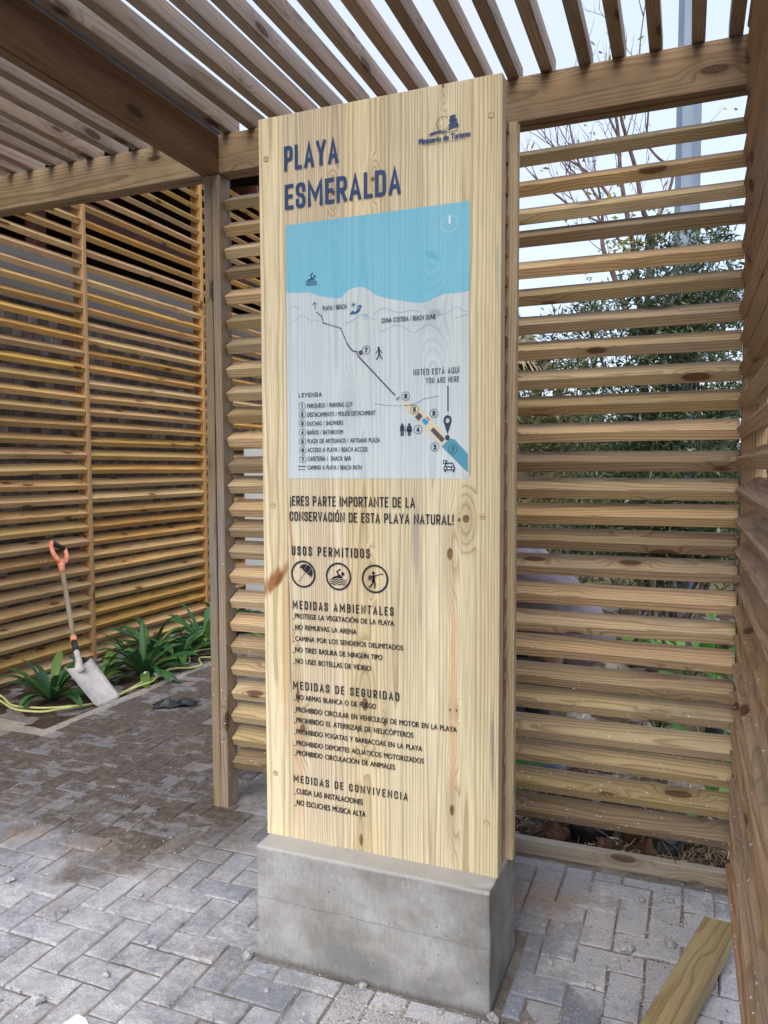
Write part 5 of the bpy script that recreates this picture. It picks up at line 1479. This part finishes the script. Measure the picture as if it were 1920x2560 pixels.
mb.build('branches', plain('reddish_bark', (.15, .105, .095), .85, nscale=20, amt=.4), bt)
r_ = np.random.default_rng(5)
V, cols = [], []
spots = [np.array(t_) for t_ in tips if r_.random() < .14] + [np.array((x, 9 + r_.normal(0, .15), z)) for (x, z, n_) in [(-.72, 4.0, 13), (-.62, 3.92, 9), (-.5, 3.98, 7), (-.25, 4.08, 9), (-.42, 4.32, 4), (-.68, 4.28, 3), (-.8, 3.75, 8), (-.35, 3.9, 8)] for _ in range(n_)]
for c in spots:
    for _ in range(4):
        b0 = c + r_.normal(0, .07, 3); ld = r_.normal(0, .5, 3) + np.array([0, 0, -.4]); ld /= np.linalg.norm(ld)
        s_ = np.cross(ld, r_.normal(0, 1, 3)); s_ /= np.linalg.norm(s_); l = r_.uniform(.05, .095)
        V.append(np.array([b0, b0 + ld * l * .5 + s_ * l * .2, b0 + ld * l, b0 + ld * l * .5 - s_ * l * .2])); cols += [r_.random()] * 4
V = np.concatenate(V); raw('leaves', V, np.arange(len(V)).reshape(-1, 4), m_yleaf, False, bt, cols)

# ------------------------------------------------------------------ thatched hut
m_thatch = plain('dry_thatch', (.36, .29, .20), .95, nscale=18, amt=.5, bump=.8)
m_hutw = wood('hut_slat_wood', (.40, .32, .21), (.26, .18, .10), grey=(.5, (.33, .29, .25)))
hut = thing('thatched_hut', 'thatched hut with slatted walls half hidden behind the sign', 'hut', (-4.2, 13.5, 0))
def frustum(x0, x1, y0, y1, z0, x2, x3, y2, y3, z1):
    return [(x0, y0, z0), (x1, y0, z0), (x1, y1, z0), (x0, y1, z0), (x2, y2, z1), (x3, y2, z1), (x3, y3, z1), (x2, y3, z1)], [(0, 1, 5, 4), (1, 2, 6, 5), (2, 3, 7, 6), (3, 0, 4, 7), (4, 5, 6, 7), (3, 2, 1, 0)]
mb = MB(); mb.add(*frustum(-6.6, -2.25, 12.1, 15.4, 3.10, -5.2, -3.4, 13.5, 14.0, 5.0))
rq = np.random.default_rng(3)
for k in range(900):       # ragged thatch strands
    q = rq.random()
    if k % 2: e0, t0, dd = np.array([-2.25, 12.1 + 3.3 * q, 3.10]), np.array([-3.4, 13.5 + .5 * q, 5.0]), np.array([.16, 0, -.16])
    else: e0, t0, dd = np.array([-6.6 + 4.35 * q, 12.1, 3.10]), np.array([-5.2 + 1.8 * q, 13.5, 5.0]), np.array([0, -.16, -.16])
    s_ = rq.random() ** 1.5 * .95
    p = e0 * (1 - s_) + t0 * s_ + np.array([0, 0, .03]); d = (e0 - t0); d /= np.linalg.norm(d)
    L = rq.uniform(.25, .6); w = rq.uniform(.008, .025)
    sdv = np.array([0, 1, 0]) if k % 2 else np.array([1, 0, 0]); e = p + d * L + rq.normal(0, .05, 3) + np.array([0, 0, .05])
    mb.add([p - sdv * w, p + sdv * w, e + sdv * w * .4, e - sdv * w * .4], [(0, 1, 2, 3)])
mb.build('roof', m_thatch, hut)
mb = MB()
for z_ in np.arange(.3, 2.6, .15):
    mb.lumber((-6.3, 12.55, z_), (-2.0 + .28, 12.55, z_), .085, .03, seg=2)
    mb.lumber((-1.74, 12.6, z_), (-1.74, 14.9, z_), .085, .03, seg=2)
mb.build('slats', m_hutw, hut)
for (x, y) in ((-2.27, 12.5), (-6.2, 12.5), (-2.3, 15.0), (-6.2, 15.0), (-1.74, 12.52)):
    mb = MB(); mb.lumber((x, y, 0), (x, y, 3.15 if x < -2 else 2.6), .13, .13, up=(0, 1, 0)); mb.build('post', m_post, hut)

# ------------------------------------------------------------------ mesh fence at the right
m_wire = plain('fence_wire', (.42, .46, .52), .45, .5)
fen = thing('mesh_fence', 'grey wire mesh fence glimpsed past the right post', 'fence', (2.0, 10, 0))
mb = MB()
for i in range(70):
    x = .55 + i * .05; mb.tube([(x, 9.6, 0), (x, 9.6, 2.3)], .004, 4, caps=False)
for i in range(17):
    z_ = .05 + i * .14; mb.tube([(.55, 9.603, z_), (4.05, 9.603, z_)], .005, 4, caps=False)
mb.build('mesh_panel', m_wire, fen)
for x in (.55, 2.3, 4.05):
    mb = MB(); mb.tube([(x, 9.62, -.1), (x, 9.62, 2.4)], .03, 8); mb.build('post', m_wire, fen)

# ------------------------------------------------------------------ building behind the golden wall
def m_weave():
    b = NB('woven_wall_panel')
    px, py, pz = b.sep(b.n('NewGeometry'))
    u, v = b.math('MULTIPLY', py, 9.), b.math('MULTIPLY', pz, 9.)
    wnz = b.t.nodes.new('ShaderNodeTexWhiteNoise'); wnz.noise_dimensions = '2D'
    b._set(wnz.inputs['Vector'], b.vm('FLOOR', b.comb(b.math('ADD', u, b.math('MULTIPLY', b.math('FLOOR', v), .5)), v, 0.)))
    chk = b.ramp(wnz.outputs[0], [(0, (.13, .115, .12)), (.5, (.20, .185, .19)), (.85, (.27, .255, .265)), (1, (.36, .35, .37))])
    seam = b.math('MINIMUM', b.math('PINGPONG', v, .5), b.math('PINGPONG', b.math('ADD', u, b.math('MULTIPLY', b.math('FLOOR', v), .5)), .5))
    chk = b.mix(b.rng(seam, .07, .02, 0, .7), chk, (.05, .045, .045))
    f = b.noise(b.n('NewGeometry'), 7., 5., .6)
    col = b.mix(.7, chk, b.ramp(f, [(.3, (.6, .6, .6)), (.7, (1.25, 1.25, 1.25))]), 'MULTIPLY')
    return b.done(col, .6, b.bump(b.math('ADD', f, b.math('MULTIPLY', b.math('SINE', b.math('MULTIPLY', u, 3.14)), b.math('SINE', b.math('MULTIPLY', v, 3.14)))), .4, .01))
m_weave = m_weave()
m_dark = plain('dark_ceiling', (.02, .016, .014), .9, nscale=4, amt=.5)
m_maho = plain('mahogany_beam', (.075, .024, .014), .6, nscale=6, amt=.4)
m_band = plain('pale_wall_band', (.30, .31, .34), .6)
bl = thing('building', 'low building with a woven grey wall and dark open eaves behind the golden slats', 'building', (-6, 6, 0))
mb = MB(); mb.box(-5.22, -5.1, .5, 14, -.1, 2.86); mb.build('woven_wall', m_weave, bl)
mb = MB(); mb.box(-5.24, -5.08, .5, 14, 2.86, 3.30); mb.build('wall_band', m_band, bl)
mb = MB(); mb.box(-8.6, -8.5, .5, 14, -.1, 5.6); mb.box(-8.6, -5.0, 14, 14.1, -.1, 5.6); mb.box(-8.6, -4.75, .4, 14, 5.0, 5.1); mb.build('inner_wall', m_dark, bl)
mb = MB()
mb.lumber((-5.16, .5, 3.95), (-5.16, 14, 3.60), .17, .08); 
for y in np.arange(2.2, 14, 2.9): mb.lumber((-5.2, y, 3.3), (-5.2, y, 5.0), .12, .12, up=(0, 1, 0))
for y in np.arange(.9, 14, .9): mb.lumber((-8.5, y, 4.9), (-4.8, y, 4.75), .14, .06)
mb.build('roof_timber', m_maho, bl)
# pale store wall glimpsed past the left screen
mb = MB(); mb.box(-4.22, -3.6, 6.78, 6.82, -.1, 1.68)
o = mb.build('site_board', plain('white_board', (.42, .46, .48), .6)); tag(o, 'pale board wall seen in slivers between the corner post and the sign', 'board wall')
